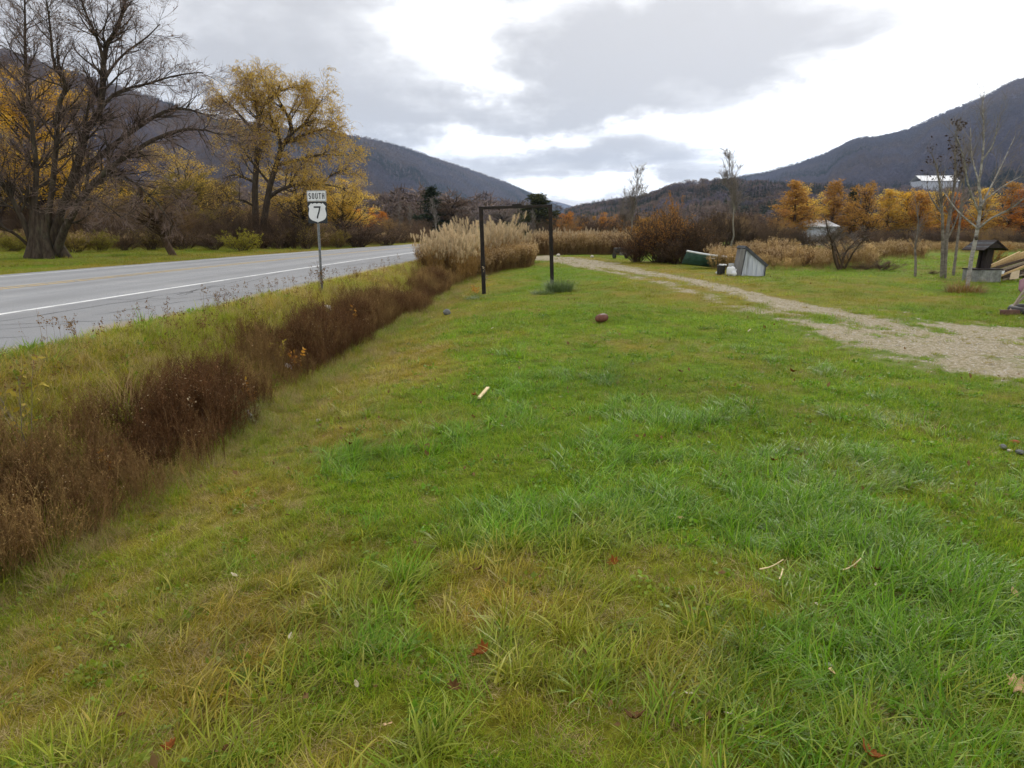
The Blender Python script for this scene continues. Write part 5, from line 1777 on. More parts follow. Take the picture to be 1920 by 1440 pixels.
L_amber = leafmat('leaf_amber', [S(206, 150, 40), S(190, 120, 40), S(214, 176, 60)], .35)
L_lemon = leafmat('leaf_lemon', [S(176, 156, 56), S(158, 140, 46), S(186, 158, 66)], .3)
herb('young_sapling', 62, 870, 1.0, 5, 46, .06, L_lemon, bark_grey, 'thin sapling with a few big yellow leaves in the ditch', 'sapling')
herb('amber_plant', 206, 926, .42, 2, 26, .05, L_amber, bark_brown, 'upright orange-leaved stalk at the near edge of the ditch', spread=.1)
herb('amber_plant', 552, 706, .42, 6, 90, .05, L_amber, bark_brown, 'orange and yellow plant beside the white litter in the ditch')
herb('amber_plant', 524, 700, .5, 5, 80, .05, L_lemon, bark_brown, 'yellow plant left of the orange one in the ditch')
herb('amber_plant', 472, 762, .3, 3, 40, .05, L_amber, bark_brown, 'small amber plant above the white bottle')
herb('amber_plant', 660, 622, .6, 6, 110, .06, L_amber, bark_brown, 'orange plant at the ditch edge left of the grey stone')
herb('amber_plant', 40, 1050, .16, 3, 22, .045, L_lemon, bark_brown, 'small yellow plant in the grass at the left edge')
herb('amber_plant', 893, 556, .38, 3, 40, .07, L_rust, bark_brown, 'rust-leaved weed at the foot of the left frame post')
herb('amber_plant', 917, 553, 1.0, 1, 12, .06, leafmat('leaf_pale_dry', [S(170, 150, 120), S(190, 170, 140)], .3), bark_brown, 'single tall dry weed right of the left frame post', spread=.12)
herb('amber_plant', 600, 558, 1.0, 5, 110, .05, L_brown, bark_brown, 'dark dead weed stalks at the foot of the road sign', spread=.18)

# ================================================================== BALL, STONES, LITTER
p = gnd(1128, 606)
ball_m = surf('football_leather', S(104, 64, 50), S(124, 78, 62), 18, .6, .3, .35, bscale=220)
a = np.linspace(0, math.pi, 17)
prof = np.column_stack([-np.cos(a) * .142, .088 * np.sin(a) ** .82])
th = np.arange(20) * 2 * math.pi / 20
V = np.stack([np.broadcast_to(prof[:, 0][:, None], (17, 20)), prof[:, 1][:, None] * np.cos(th), prof[:, 1][:, None] * np.sin(th)], -1).reshape(-1, 3)
i = (np.arange(16)[:, None] * 20 + np.arange(20)[None])
j = (np.arange(16)[:, None] * 20 + (np.arange(20)[None] + 1) % 20)
fb = empty('football', (p[0], p[1], p[2] + .095), (math.radians(25), math.radians(-6), math.radians(28)))
obj('body', MB().add(V, np.stack([i, j, j + 20, i + 20], -1).reshape(-1, 4)).mesh('body'), ball_m, fb)
lw_ = surf('lace_white', (.55, .52, .48), (.65, .62, .58), 9, .7, .1)
lc = bmesh.new()
for k in range(6):
    q_ = bbox(.006, .03, .004, .001, (-.04 + k * .016, 0, .0885 - abs(-.04 + k * .016) * .1))
    me_ = bpy.data.meshes.new('t'); q_.to_mesh(me_); q_.free(); lc.from_mesh(me_); bpy.data.meshes.remove(me_)
obj('laces', bm_mesh('laces', lc), lw_, fb)
for s_ in (-1, 1):
    t_ = prof[np.abs(prof[:, 0] - s_ * .092).argmin()]
    ring = MB(); tt = np.arange(20) * 2 * math.pi / 20
    V = np.concatenate([np.column_stack([np.full(20, t_[0] + o_), (t_[1] + .0012) * np.cos(tt), (t_[1] + .0012) * np.sin(tt)]) for o_ in (-.004, .004)])
    i = np.arange(20)
    obj('seam', ring.add(V, np.stack([i, (i + 1) % 20, (i + 1) % 20 + 20, i + 20], 1)).mesh('seam'), surf('seam_dark', (.05, .025, .02), (.06, .03, .02), 9, .7, .1), fb)
tag(fb, 'brown leather football lying in the lawn', 'ball')


def rock(name, u, v, r, mat, label, sq=(1, .8, .6), cat='stone', sub=3, sink=.3):
    p = gnd(u, v)
    bm = bmesh.new()
    bmesh.ops.create_icosphere(bm, subdivisions=sub, radius=r)
    sd2 = u * 13 + v
    for vt in bm.verts:
        c = vt.co / r
        k = 1 + .35 * (float(fbm(c.x * 1.3 + sd2, c.y * 1.3 + c.z * 1.7, 5, 3)) - .5)
        vt.co = Vector((vt.co.x * sq[0] * k, vt.co.y * sq[1] * k, vt.co.z * sq[2] * k))
    return tag(obj(name, bm_mesh(name, bm, True), mat, None, (p[0], p[1], p[2] + r * sq[2] * (1 - sink)), (0, 0, u)), label, cat)


stone_m = surf('stone_grey', S(100, 102, 102), S(136, 136, 132), 16, .9, .6, .2)
pale_m = surf('stone_pale', S(180, 172, 158), S(206, 200, 188), 16, .9, .5, .2)
rock('stone', 838, 590, .095, stone_m, 'round grey stone on the lawn left of the frame', (1.1, .8, .85))
rock('stone', 1047, 481, .16, pale_m, 'pale stone by the far end of the gravel track', (1, .8, .7))
rock('stone', 1110, 483, .13, pale_m, 'smaller pale stone right along the far gravel track', (1, .8, .7))
rock('stone', 1797, 889, .014, pale_m, 'tiny white pebble in the lawn on the right', (1, 1, .8), sub=2, sink=.0)
rock('stone', 597, 792, .026, pale_m, 'small pale pebble on the ditch bank', (1, .8, .7), sub=2, sink=0)
rock('stone', 612, 586, .14, pale_m, 'pale stone among weeds beside the road sign', (1.2, .8, .7))
for (u, v, r, m_, lb) in ((1880, 842, .032, stone_m, 'grey rubble stone at the dark patch near the right edge'),
                          (1903, 834, .034, surf('brick_red', S(140, 72, 44), S(160, 88, 56), 10, .9, .4), 'orange-red brick fragment near the right edge'),
                          (1893, 848, .02, pale_m, 'pale rubble bit in front of the brick fragment'),
                          (1912, 852, .03, stone_m, 'grey rubble stone cut by the right edge')):
    rock('rubble', u, v, r, m_, lb, (1.2, .8, .6), 'rubble', 2, 0.)
wood_raw = surf('fresh_wood', S(214, 190, 140), S(232, 212, 168), 8, .7, .2, .2, stretch=(1, 8, 1))
p0, p1 = gnd(898, 755), gnd(915, 735)
me, loc, q = bar(p0 + [0, 0, .05], p1 + [0, 0, .05], .035, .018, .003)
o = obj('wood_stick', me, wood_raw, None, loc, q)
tag(o, 'pale stick of fresh wood on the lawn', 'stick')
plastic = surf('white_plastic', (.66, .67, .68), (.74, .75, .76), 8, .4, .1, .5)
for (u, v, h, r, lb, cat) in ((471, 790, .13, .035, 'white plastic bottle stuck upright on the ditch bank', 'bottle'),):
    p = gnd(u, v)
    pr_ = [(0, .0), (r, .0), (r, h * .55), (r * .8, h * .72), (r * .35, h * .85), (r * .33, h), (0, h)]
    aa = np.arange(12) * 2 * math.pi / 12
    V = np.array([[(q_[0] * math.cos(t_), q_[0] * math.sin(t_), q_[1]) for t_ in aa] for q_ in pr_]).reshape(-1, 3)
    i = np.arange(len(pr_) - 1)[:, None] * 12 + np.arange(12)[None]
    j = np.arange(len(pr_) - 1)[:, None] * 12 + (np.arange(12)[None] + 1) % 12
    bt = empty('plastic_bottle', tuple(p), (.25, -.15, 0))
    obj('body', MB().add(V, np.stack([i, j, j + 12, i + 12], -1).reshape(-1, 4)).mesh('body'), plastic, bt)
    obj('cap', bm_mesh('cap', bbox(r * .8, r * .8, .016, .004, (0, 0, h + .006))), plastic, bt)
    tag(bt, lb, cat)
p = gnd(540, 694)
bm = bmesh.new(); bmesh.ops.create_grid(bm, x_segments=8, y_segments=8, size=.055)
for vt in bm.verts:
    vt.co.z = .10 * (float(fbm(vt.co.x * 18, vt.co.y * 18, 4, 3)))
tag(obj('crumpled_paper', bm_mesh('crumpled_paper', bm, True), plastic, None, (p[0], p[1], p[2] + .03), (.5, .2, .4)), 'crumpled white paper litter at the ditch edge', 'litter')

# fallen leaves: lobed, curled, each on its own
lobed = [(0, -.5), (.10, -.28), (.34, -.36), (.30, -.12), (.52, .04), (.28, .14), (.30, .36), (.12, .28), (0, .55)]
lobed = np.array(lobed + [(-x, y) for x, y in lobed[1:-1][::-1]])
oval = np.array([(0, -.5), (.16, -.3), (.24, 0), (.16, .3), (0, .5), (-.16, .3), (-.24, 0), (-.16, -.3)])


def leaf(u, v, size, shape, mat, label, lift=.035, tilt=(.3, .2), name='fallen_leaf', cat='leaf', group=None):
    p = gnd(u, v)
    o = np.asarray(shape)
    c = o.mean(0)
    rings = [o, c + (o - c) * .55, np.repeat(c[None], len(o), 0)]
    V = np.concatenate(rings) * size
    z = 1.3 * V[:, 0] ** 2 / size + .5 * V[:, 1] ** 2 / size + .05 * np.sin(V[:, 1] * 9 / size) * size
    n = len(o)
    i = np.arange(n)
    V = np.column_stack([V, z])
    lo = V - [0, 0, .0012]
    Fq = np.concatenate([np.stack([i + k * n, (i + 1) % n + k * n, (i + 1) % n + (k + 1) * n, i + (k + 1) * n], 1) for k in range(2)])
    rim = np.stack([i, i + 3 * n, (i + 1) % n + 3 * n, (i + 1) % n], 1)
    me = mesh(name, np.concatenate([V, lo]), [Fq, Fq[:, ::-1] + 3 * n, rim])
    e_ = obj(name, me, mat, None, (p[0], p[1], p[2] + lift), (tilt[0], tilt[1], (u * 7 + v) % 6.28))
    return tag(e_, label, cat, group)


lf_rust = surf('dead_leaf_rust', S(112, 62, 22), S(142, 84, 34), 30, .8, .3, .12)
lf_dark = surf('dead_leaf_dark', S(78, 54, 26), S(100, 72, 36), 30, .8, .3, .12)
lf_tan = surf('dead_leaf_tan', S(182, 146, 100), S(200, 168, 124), 30, .7, .3, .3)
lf_pale = surf('dead_leaf_pale', S(186, 172, 142), S(206, 194, 168), 30, .7, .3, .3)
for (u, v, s_, sh, m_, lb) in (
        (905, 1240, .075, lobed, lf_rust, 'crumpled rust-brown leaf in the lower centre of the lawn'), (893, 1246, .05, lobed, lf_rust, 'smaller rust leaf touching the crumpled one in the lower centre'),
        (669, 1296, .05, oval, lf_pale, 'pale cream leaf scrap left of the crumpled rust leaf'), (729, 1382, .05, oval, lf_tan, 'narrow tan leaf near the bottom edge left of centre'),
        (850, 1308, .06, lobed, lf_dark, 'dark brown leaf below the pale scrap, sunk in grass'), (1150, 1070, .07, lobed, lf_rust, 'red-brown curled leaf in the middle of the near lawn'),
        (897, 1084, .055, lobed, lf_dark, 'dark curled leaf left of the red-brown curled leaf'), (1596, 1078, .07, lobed, lf_rust, 'rust leaf beside a bent pale twig on the right'),
        (1640, 1085, .06, lobed, lf_dark, 'dark brown leaf right of the rust leaf and pale twig'), (1641, 1107, .04, oval, lf_pale, 'small white scrap below the dark brown leaf on the right'),
        (1558, 1280, .07, oval, lf_tan, 'broad tan leaf lying flat in the right lower lawn'), (1292, 1316, .055, oval, lf_pale, 'greyish cream leaf right of bottom centre'),
        (1365, 1354, .06, oval, lf_pale, 'pale curled leaf lower right of the cream leaf'), (1905, 1306, .09, lobed, lf_tan, 'large orange-tan leaf at the right edge near the bottom'),
        (1814, 1124, .05, lobed, lf_dark, 'small maroon leaf in the right part of the lawn'), (1900, 1128, .06, oval, lf_tan, 'tan leaf at the right edge beside the maroon leaf'),
        (1630, 1438, .08, lobed, lf_rust, 'orange leaf at the bottom edge on the right'), (1190, 1366, .08, lobed, lf_dark, 'large dark brown leaf near the bottom centre'),
        (1532, 1146, .045, oval, lf_pale, 'thin white upright leaf left of the white scrap'), (545, 1206, .06, oval, lf_pale, 'cream curled leaf in the left lower lawn'),
        (322, 1420, .06, lobed, lf_rust, 'rust leaf at the bottom left of the lawn'), (430, 1425, .06, oval, lf_dark, 'greyish brown leaf at the bottom edge left'),
        (230, 1362, .05, oval, lf_dark, 'dark small leaf far down in the left corner'), (654, 845, .08, lobed, lf_rust, 'bright rust leaf on the ditch bank'),
        (565, 706, .1, lobed, lf_rust, 'rust leaf at the ditch edge beside the orange plant'), (1484, 705, .09, lobed, lf_rust, 'orange leaf on the lawn left of the gravel'),
        (1275, 706, .08, lobed, lf_dark, 'dark leaf on the lawn below the football'), (1450, 878, .07, lobed, lf_rust, 'rust leaf in the middle right lawn'),
        (1404, 627, .12, oval, lf_pale, 'white scrap on the lawn right of the football'), (1650, 720, .07, oval, lf_pale, 'small white scrap near the gravel track'),
        (923, 622, .1, oval, lf_pale, 'small white scrap on the lawn below the frame'), (1276, 985, .05, oval, lf_tan, 'small tan leaf right of the lawn centre'),
        (890, 752, .09, lobed, lf_rust, 'rust leaf touching the pale wood stick'), (440, 1088, .06, oval, lf_pale, 'pale twig scrap on the worn left bank')):
    if m_ is lf_pale:
        s_ *= .75
    leaf(u, v, s_, sh, m_, lb, (.03 if m_ is lf_pale else .045) if v > 900 else .06, ((u % 5) * .22 - .35, (v % 5) * .2 - .4))
for (a_, b_, lb) in (((1422, 1092), (1466, 1080), 'straight pale twig in the lawn left of the rust leaf'), ((1578, 1094), (1611, 1078), 'bent pale twig curving round the rust leaf'),
                     ((1466, 1092), (1458, 1118), 'short pale twig leaning below the straight one')):
    p0, p1 = gnd(*a_) + [0, 0, .07], gnd(*b_) + [0, 0, .085]
    P = resample([p0, (p0 + p1) / 2 + [0, 0, -.012], p1], 6)[None]
    tag(obj('twig', Raw(tubes(P - p0, np.linspace(.004, .0028, 6)[None], 6, g)).mesh('twig'), wood_raw, None, tuple(p0)), lb, 'twig')

# ================================================================== LEANING WHITE BOX, BOAT, GAS BOTTLE, BINS
white_wood = surf('white_painted_boards', S(178, 184, 196), S(204, 208, 216), 3, .7, .3, .2, stretch=(6, 1, .5), stain=S(120, 122, 120), stain_amt=.7)
grey_board = surf('grey_weathered_board', S(110, 108, 108), S(138, 136, 134), 3, .85, .4, .2, stretch=(4, 1, .5))
dark_felt = surf('dark_roof_felt', S(66, 68, 72), S(88, 90, 94), 8, .9, .5, .2)
bp0 = gnd(1388, 517)
Yb = bp0[1]
q4 = [at(u, v, Yb) - bp0 for u, v in ((1387, 516), (1432, 519), (1434, 499), (1397, 467))]
bx_ = empty('leaning_box', tuple(bp0))
# boarded front, five vertical boards clipped to the four-sided outline
o4 = np.array([(p_[0], p_[2]) for p_ in q4])
o4[:2, 1] -= .06


def clip(poly, x0, x1):
    def cut(pl, f):
        out = []
        for a_, b_ in zip(pl, np.roll(pl, -1, 0)):
            fa, fb_ = f(a_), f(b_)
            if fa >= 0:
                out.append(a_)
            if fa * fb_ < 0:
                out.append(a_ + (b_ - a_) * fa / (fa - fb_))
        return np.array(out)
    pl = cut(poly, lambda p_: p_[0] - x0)
    return cut(pl, lambda p_: x1 - p_[0]) if len(pl) else pl


xs_ = np.linspace(o4[:, 0].min(), o4[:, 0].max(), 7)
for k in range(6):
    c_ = clip(o4, xs_[k] + .003, xs_[k + 1] - .003)
    if len(c_) >= 3:
        obj('board', bm_mesh('board', flat(c_[::-1], .022, .003 * (k % 2))), white_wood, bx_)
dep = 1.0


def panel4(name, a, b, depth, t, mat, par, ov=0.0):
    """board from edge a-b (x,z) running back in y"""
    a, b = np.asarray(a, float), np.asarray(b, float)
    d_ = (b - a) / np.linalg.norm(b - a)
    nn = np.array([-d_[1], d_[0]])
    a, b = a - d_ * ov, b + d_ * ov
    poly = np.array([a, b, b + nn * t, a + nn * t])
    return obj(name, bm_mesh(name, flat(poly[::-1], depth, -.05)), mat, par)


panel4('roof', o4[2] + [.0, .0], o4[3], dep, -.11, dark_felt, bx_, .06)
le = panel4('side_panel', o4[3], o4[0], .03, -.17, grey_board, bx_)
panel4('edge_strip', o4[3] + [.012, 0], o4[0] + [.012, 0], .028, .03, dark_felt, bx_)
panel4('back_panel', o4[3], o4[0], dep, .03, grey_board, bx_)
panel4('low_side', o4[1], o4[2], dep, -.03, dark_felt, bx_)
tag(bx_, 'tilted white boarded box with dark slanted roof beside the gas bottle', 'shed box')

boat_p = gnd(1362, 506)
hull_g = surf('boat_green', S(44, 72, 64), S(60, 92, 82), 5, .5, .2, .4, stain=S(40, 56, 50), stain_amt=.6)
bw = surf('boat_white', S(200, 206, 208), S(220, 224, 224), 5, .5, .1, .4)
bo = empty('rowing_boat', (boat_p[0] - .0, boat_p[1] + 1.2, boat_p[2]), (math.radians(-4), math.radians(3), math.radians(-8)))
nsec, L = 15, 2.9
sec = []
for k in range(nsec):
    t_ = k / (nsec - 1)
    bw_ = .62 * (math.sin(min(t_ * 1.25 + .08, 1) * math.pi / 2) ** .8) if t_ < .75 else .62 - .14 * (t_ - .75) / .25
    sh_ = .56 - .10 * math.sin(t_ * math.pi * .9)
    sec.append([(-L / 2 + L * t_ - .18 * (1 - t_) ** 2 * (1 - y_) + 0, s2 * bw_ * w_, .10 * (1 - t_) ** 2 + y_ * sh_)
                for s2, w_, y_ in ((-1, 1.0, 1), (-1, .97, .72), (-1, .93, .70), (-1, .86, .42), (-1, .80, .40), (-1, .6, .12), (0, 0, 0), (1, .6, .12), (1, .80, .40), (1, .86, .42), (1, .93, .70), (1, .97, .72), (1, 1.0, 1))])
sec = np.array(sec)
m = sec.shape[1]
i = np.arange(nsec - 1)[:, None] * m + np.arange(m - 1)[None]
hq = np.stack([i, i + 1, i + m + 1, i + m], -1).reshape(-1, 4)
tr_ = MB().add(sec.reshape(-1, 3), hq)
tr_.add(sec[-1], [[0, 1, 11, 12], [1, 2, 10, 11], [2, 3, 9, 10], [3, 4, 8, 9], [4, 5, 7, 8]], [[5, 6, 7]])
obj('hull', tr_.mesh('hull', False), hull_g, bo)
for s2, nm in ((0, 'gunwale'), (m - 1, 'gunwale')):
    Pg = sec[:, s2][None] + [0, 0, .02]
    obj(nm, Raw(tubes(resample_many(Pg, 24), np.full((1, 24), .045), 6, g)).mesh(nm), bw, bo)
for x_ in (-.4, .6):
    obj('seat', bm_mesh('seat', bbox(.25, 1.12, .035, .006, (x_, 0, .40))), bw, bo)
tag(bo, 'old green rowing boat with white rim among the weeds', 'boat')

gp = gnd(1370, 517)
ga = empty('gas_bottle', tuple(gp))
prf = [(0, 0), (.10, 0), (.105, .03), (.15, .05), (.155, .10), (.155, .26), (.135, .31), (.07, .345), (0, .35)]
aa = np.arange(18) * 2 * math.pi / 18
V = np.array([[(q_[0] * math.cos(t_), q_[0] * math.sin(t_), q_[1]) for t_ in aa] for q_ in prf]).reshape(-1, 3)
i = np.arange(len(prf) - 1)[:, None] * 18 + np.arange(18)[None]
j = np.arange(len(prf) - 1)[:, None] * 18 + (np.arange(18)[None] + 1) % 18
obj('tank', MB().add(V, np.stack([i, j, j + 18, i + 18], -1).reshape(-1, 4)).mesh('tank'), plastic, ga)
col_ = [(.10, .33), (.10, .45), (.095, .45), (.095, .33)]
V = np.array([[(q_[0] * math.cos(t_), q_[0] * math.sin(t_), q_[1]) for t_ in aa[:14]] for q_ in col_]).reshape(-1, 3)
i = np.arange(3)[:, None] * 14 + np.arange(13)[None]
obj('collar', MB().add(V, np.stack([i, i + 1, i + 15, i + 14], -1).reshape(-1, 4)).mesh('collar'), surf('white_dull', S(150, 152, 150), S(170, 172, 170), 9, .6, .1), ga)
obj('valve', bm_mesh('valve', bbox(.04, .04, .07, .008, (0, 0, .38))), surf('brass', (.3, .22, .1), (.36, .27, .13), 9, .4, .1, metal=.8), ga)
tag(ga, 'white propane gas bottle left of the leaning box', 'gas bottle')
for (u, v, r, lb) in ((1376, 518, .10, 'white lumpy bag between the gas bottle and the leaning box'), (1381, 516, .12, 'white crumpled bag against the leaning box'),
                      (1344, 514, .05, 'small white scrap left of the dark bins')):
    rock('bag' if r > .08 else 'scrap', u, v, r, plastic, lb, (1, .9, 1.0), 'bag' if r > .08 else 'scrap', 3, .1)
blk = surf('black_plastic', (.018, .017, .015), (.03, .028, .025), 9, .6, .1, .4)
for (u, v, w_, h_, lb) in ((1348.5, 515, .20, .34, 'dark bin with a white lid edge, left one of the pair'), (1355, 514.5, .17, .33, 'dark bin with a white lid edge, right one of the pair')):
    p = gnd(u, v)
    e_ = empty('bin', tuple(p))
    bm = bmesh.new(); bmesh.ops.create_cone(bm, cap_ends=True, segments=14, radius1=w_ * .42, radius2=w_ * .5, depth=h_)
    bmesh.ops.translate(bm, vec=(0, 0, h_ / 2), verts=bm.verts)
    obj('body', bm_mesh('body', bm), blk, e_)
    obj('lid', bm_mesh('lid', bbox(w_ * .85, w_ * .6, .05, .015, (.01, 0, h_ + .03), 2)), plastic, e_, (0, 0, 0), (0, .15, 0))
    tag(e_, lb, 'bin')
p = spot(1163, 45)
ca = empty('garden_cart', tuple(p), (0, 0, .3))
obj('tub', bm_mesh('tub', bbox(.7, .5, .32, .05, (0, 0, .5), 2)), blk, ca)
obj('tailboard', bm_mesh('tailboard', bbox(.55, .03, .2, .01, (.05, -.28, .38))), grey_board, ca, (0, 0, 0), (.2, 0, 0))
for s2 in (-1, 1):
    bm = bmesh.new(); bmesh.ops.create_cone(bm, cap_ends=True, segments=16, radius1=.22, radius2=.22, depth=.07)
    bmesh.ops.rotate(bm, verts=bm.verts, matrix=__import__('mathutils').Matrix.Rotation(math.pi / 2, 3, 'Y'))
    obj('wheel', bm_mesh('wheel', bm), blk, ca, (s2 * .4, 0, .21))
tag(ca, 'small dark garden cart at the left foot of the big orange shrub', 'cart')

# ================================================================== WISHING WELL
wp = gnd(1839, 528)
dkw = surf('dark_stained_wood', S(44, 38, 38), S(62, 54, 52), 6, .85, .4, .2, stretch=(4, 1, 1))
conc = surf('well_stone', S(118, 118, 116), S(150, 150, 146), 9, .95, .6, .1, stain=S(90, 92, 80), stain_amt=.6)
we = empty('wishing_well', tuple(wp), (0, 0, math.radians(14)))
kx = wp[1] / F
for s2, nm in (((0, -.32, .19), 'base_wall'), ((0, .32, .19), 'base_wall'),):
    obj(nm, bm_mesh(nm, bbox(.78, .12, .40, .02, s2, 2)), conc, we)
for s2 in (-1, 1):
    obj('base_wall', bm_mesh('base_wall', bbox(.12, .516, .392, .02, (s2 * .328, 0, .186), 2)), conc, we)
obj('base_rim', bm_mesh('base_rim', bbox(.84, .80, .04, .01, (0, 0, .412))), dkw, we)
for y_ in (-.12, .12):
    obj('post', bm_mesh('post', bbox(.27, .08, .66, .01, (-.02, y_, .74))), dkw, we, (0, 0, 0), (0, math.radians(5), 0))
obj('post_board', bm_mesh('post_board', bbox(.20, .10, .62, .008, (0, 0, .74))), dkw, we, (.03, 0, 0), (0, math.radians(3), 0))
for s2 in (-1, 1):
    rf = obj('roof', bm_mesh('roof', bbox(.58, .85, .035, .006, (s2 * .275, 0, -.004))), dkw, we, (0, 0, 1.31), (0, math.radians(31) * s2, 0))
    for k in range(5):
        obj('shingle', bm_mesh('shingle', bbox(.12, .87, .012, .003, (s2 * (.05 + .115 * k), 0, .022))), dark_felt if k % 2 else dkw, rf, (0, 0, 0), (0, math.radians(2) * s2, 0))
for y_ in (-.40, .40):
    obj('gable', bm_mesh('gable', flat([(-.36, 1.09), (.36, 1.09), (0, 1.29)][::-1], .02, y_)), dkw, we)
tag(we, 'small wishing well with dark gabled roof on a stone base', 'well')

# ================================================================== LUMBER AND SCRAP AT THE RIGHT EDGE
lum1 = surf('lumber_fresh', S(182, 150, 104), S(208, 178, 132), 4, .8, .3, .2, stretch=(1, 1, 6))
lum2 = surf('lumber_weathered', S(128, 116, 102), S(156, 142, 124), 4, .85, .4, .15, stretch=(1, 1, 6))
lum3 = surf('lumber_dark', S(70, 58, 50), S(92, 78, 66), 4, .85, .4, .15, stretch=(1, 1, 6))
YL = gnd(1880, 528)[1]
planks = [((1858, 499), (1912, 474), .0, .10, .05, lum1, 'fresh plank on the left edge of the lumber pile'), ((1866, 497), (1925, 473), .25, .12, .05, lum1, 'second fresh plank on top of the lumber pile'),
          ((1876, 493), (1940, 474), .5, .14, .05, lum1, 'third fresh plank on top of the lumber pile'), ((1886, 489), (1950, 475), .75, .14, .05, lum1, 'rearmost fresh plank on top of the lumber pile'),
          ((1858, 505), (1930, 484), .0, .09, .05, lum3, 'dark plank under the fresh planks'), ((1861, 511), (1935, 488), -.1, .08, .05, lum2, 'grey weathered plank sloping below the dark one'),
          ((1872, 514), (1940, 492), -.05, .12, .04, lum3, 'dark broken plank in the middle of the lumber pile'), ((1866, 521), (1935, 493), -.25, .06, .05, lum1, 'long tan batten sloping across the front of the lumber pile'),
          ((1879, 521), (1930, 503), -.15, .08, .05, lum3, 'short dark plank low in the lumber pile'), ((1880, 525), (1945, 508), -.3, .05, .04, lum2, 'thin grey batten lowest in the lumber pile')]
for (a_, b_, dy, w_, t_, m_, lb) in planks:
    p0, p1 = at(a_[0], a_[1], YL + dy), at(b_[0], b_[1], YL + dy + .5)
    me, loc, q = bar(p0, p1, t_, w_, .006)
    tag(obj('plank', me, m_, None, loc, q), lb, 'plank', 'planks of the lumber pile')
for (u0, v0, u1, v1, dy, m_, nm, lb) in ((1871, 507, 1886, 514, -.35, plastic, 'white_scrap', 'bright white scrap stuck in the lumber pile'),
                                       (1893, 505, 1917, 524, -.4, surf('tan_sheet', S(190, 168, 138), S(206, 186, 158), 5, .8, .2), 'tan_sheet', 'tan sheet leaning under the lumber pile')):
    pa, pb = at(u0, v1, YL + dy), at(u1, v0, YL + dy)
    wd_, hd_ = pb[0] - pa[0], pb[2] - pa[2]
    o_ = flat(np.array([(0, 0), (wd_ * .8, hd_ * .1), (wd_, hd_), (wd_ * .25, hd_ * .75)])[::-1], .03, 0)
    tag(obj(nm, bm_mesh(nm, o_), m_, None, tuple(pa), (-.35, 0, 0)), lb, 'scrap')
for (u, v, lb) in ((1900, 526, 'dark rotten log the lumber pile rests on'), (1935, 524, 'second dark log under the right of the lumber pile')):
    pa = gnd(u, v)
    P = np.array([[(0, 0, 0), (.05, .6, .02), (0, 1.3, 0)]], float)
    tag(obj('log', Raw(tubes(P, np.full((1, 3), .13), 9, g)).mesh('log'), lum3, None, (pa[0], pa[1] + .1, pa[2] + .12), (0, 0, -.2)), lb, 'log')
pc_ = gnd(1875, 592)
ste = surf('rusty_steel', S(92, 66, 58), S(116, 86, 74), 8, .8, .4, .3, stain=S(70, 50, 44), stain_amt=.6)
ch = empty('steel_channel', tuple(pc_), (0, 0, math.radians(-3)))
obj('web', bm_mesh('web', bbox(.42, .02, .085, .004, (.20, 0, .055))), ste, ch)
obj('flange', bm_mesh('flange', bbox(.42, .07, .012, .003, (.20, .035, .1035))), ste, ch)
obj('flange', bm_mesh('flange', bbox(.42, .07, .012, .003, (.20, .035, .006))), ste, ch)
tag(ch, 'short rusty steel channel lying on the grass at the right edge', 'steel channel')
p0, p1 = at(1894, 583, pc_[1] + .15), at(1926, 536, pc_[1] + .5)
me, loc, q = bar(p0, p1, .035, .05, .006)
tag(obj('leaning_batten', me, lum2, None, loc, q), 'pale batten leaning up behind the steel channel', 'batten')
p0, p1 = at(1890, 584, pc_[1] + .25), at(1930, 548, pc_[1] + .5)
me, loc, q = bar(p0, p1, .03, .04, .006)
tag(obj('leaning_batten', me, lum2, None, loc, q), 'second darker batten leaning lower behind the first', 'batten')
pk = surf('pink_board', S(150, 112, 124), S(170, 132, 142), 5, .8, .2)
pa = at(1911, 548, pc_[1] + .55)
tag(obj('pink_panel', bm_mesh('pink_panel', flat(np.array([(0, 0.06), (.10, -.05), (.42, .28), (.30, .38), (.02, .26)])[::-1], .03, 0)), pk, None, tuple(pa), (-.2, 0, 0)),
    'faded pink panel leaning at the right edge', 'panel')
pa = gnd(1921, 592)
th = np.arange(24) * 2 * math.pi / 24
ph = np.arange(10) * 2 * math.pi / 10
V = np.array([[((.24 + .085 * math.cos(b_)) * math.cos(a_), (.24 + .085 * math.cos(b_)) * math.sin(a_), .09 + .085 * math.sin(b_)) for b_ in ph] for a_ in th]).reshape(-1, 3)
i = np.arange(24)[:, None] * 10 + np.arange(10)[None]
j = np.arange(24)[:, None] * 10 + (np.arange(10)[None] + 1) % 10
i2, j2 = (i + 10) % 240, (j + 10) % 240
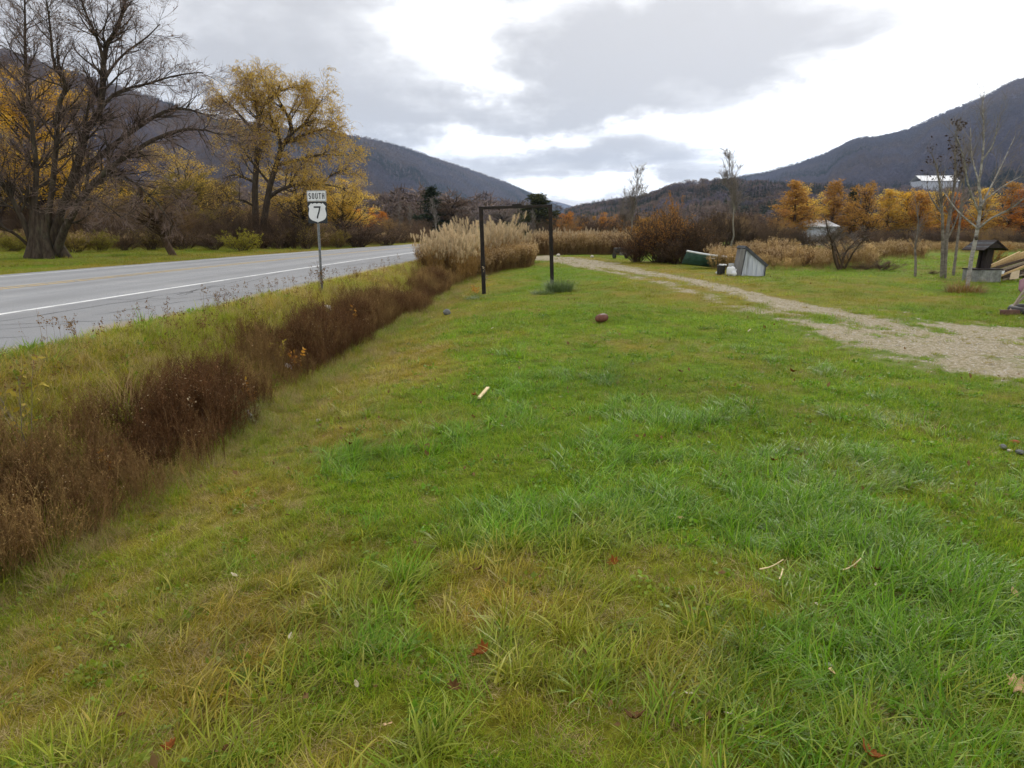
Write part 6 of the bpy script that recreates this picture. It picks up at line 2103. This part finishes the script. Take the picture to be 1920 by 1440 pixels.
tag(obj('old_tyre', MB().add(V, np.stack([i, j, j2, i2], -1).reshape(-1, 4)).mesh('old_tyre'), blk, None, (pa[0] + .18, pa[1] + .25, pa[2]), (.1, 0, 0)), 'black tyre lying behind the steel channel at the right edge', 'tyre')

# ================================================================== FAR WHITE BUILDINGS
wr = surf('white_metal_roof', (.70, .71, .72), (.78, .79, .80), 2, .5, .1, .5)


def barn(name, u0, u1, vt, vb, Y, label, dep=8):
    a_, b_ = at(u0, vb, Y), at(u1, vb, Y)
    zt = at(u0, vt, Y)[2]
    gz = float(H(a_[0], Y)) - 1
    w_, hr, hw = b_[0] - a_[0], zt - a_[2], a_[2] - gz
    e_ = empty(name, ((a_[0] + b_[0]) / 2, Y, gz))
    obj('wall', bm_mesh('wall', bbox(w_ * .97, dep * .9, hw, 0, (0, dep / 2, hw / 2))), white_wood, e_)
    sl_ = math.hypot(dep / 2, hr)
    for s2 in (-1, 1):
        rf = obj('roof', bm_mesh('roof', bbox(w_, sl_ * 1.05, .12, 0, (0, 0, 0))), wr, e_, (0, dep / 2 + s2 * dep / 4, hw + hr / 2 + .1), (-s2 * math.atan2(hr, dep / 2), 0, 0))
        if s2 < 0 and Y < 300:
            for k in range(int(w_ / 1.2)):
                obj('seam', bm_mesh('seam', bbox(.05, sl_ * 1.04, .06, 0, (-w_ / 2 + .6 + 1.2 * k, 0, .09))), wr, rf)
    return tag(e_, label, 'building')


barn('low_building', 1505, 1574, 414, 426, 97, 'low building with white roof glimpsed between the larches')
barn('long_building', 1727, 1800, 328, 339, 560, 'long white-roofed building high on the right hillside', 16)

# ================================================================== HAZE
hm_, nt, out = newmat('valley_air')
vol = node(nt, 'ShaderNodeVolumePrincipled', ins={'Color': (.56, .72, 1.0, 1), 'Density': 9.5e-5, 'Anisotropy': 0.2})
nt.links.new(vol.outputs[0], out.inputs['Volume'])
hz_ = obj('haze', bm_mesh('haze', bbox(12000, 8600, 820, 0, (0, 4100, 385))), hm_)
tag(hz_, 'thin bluish air lying in the valley', 'haze', kind='stuff')
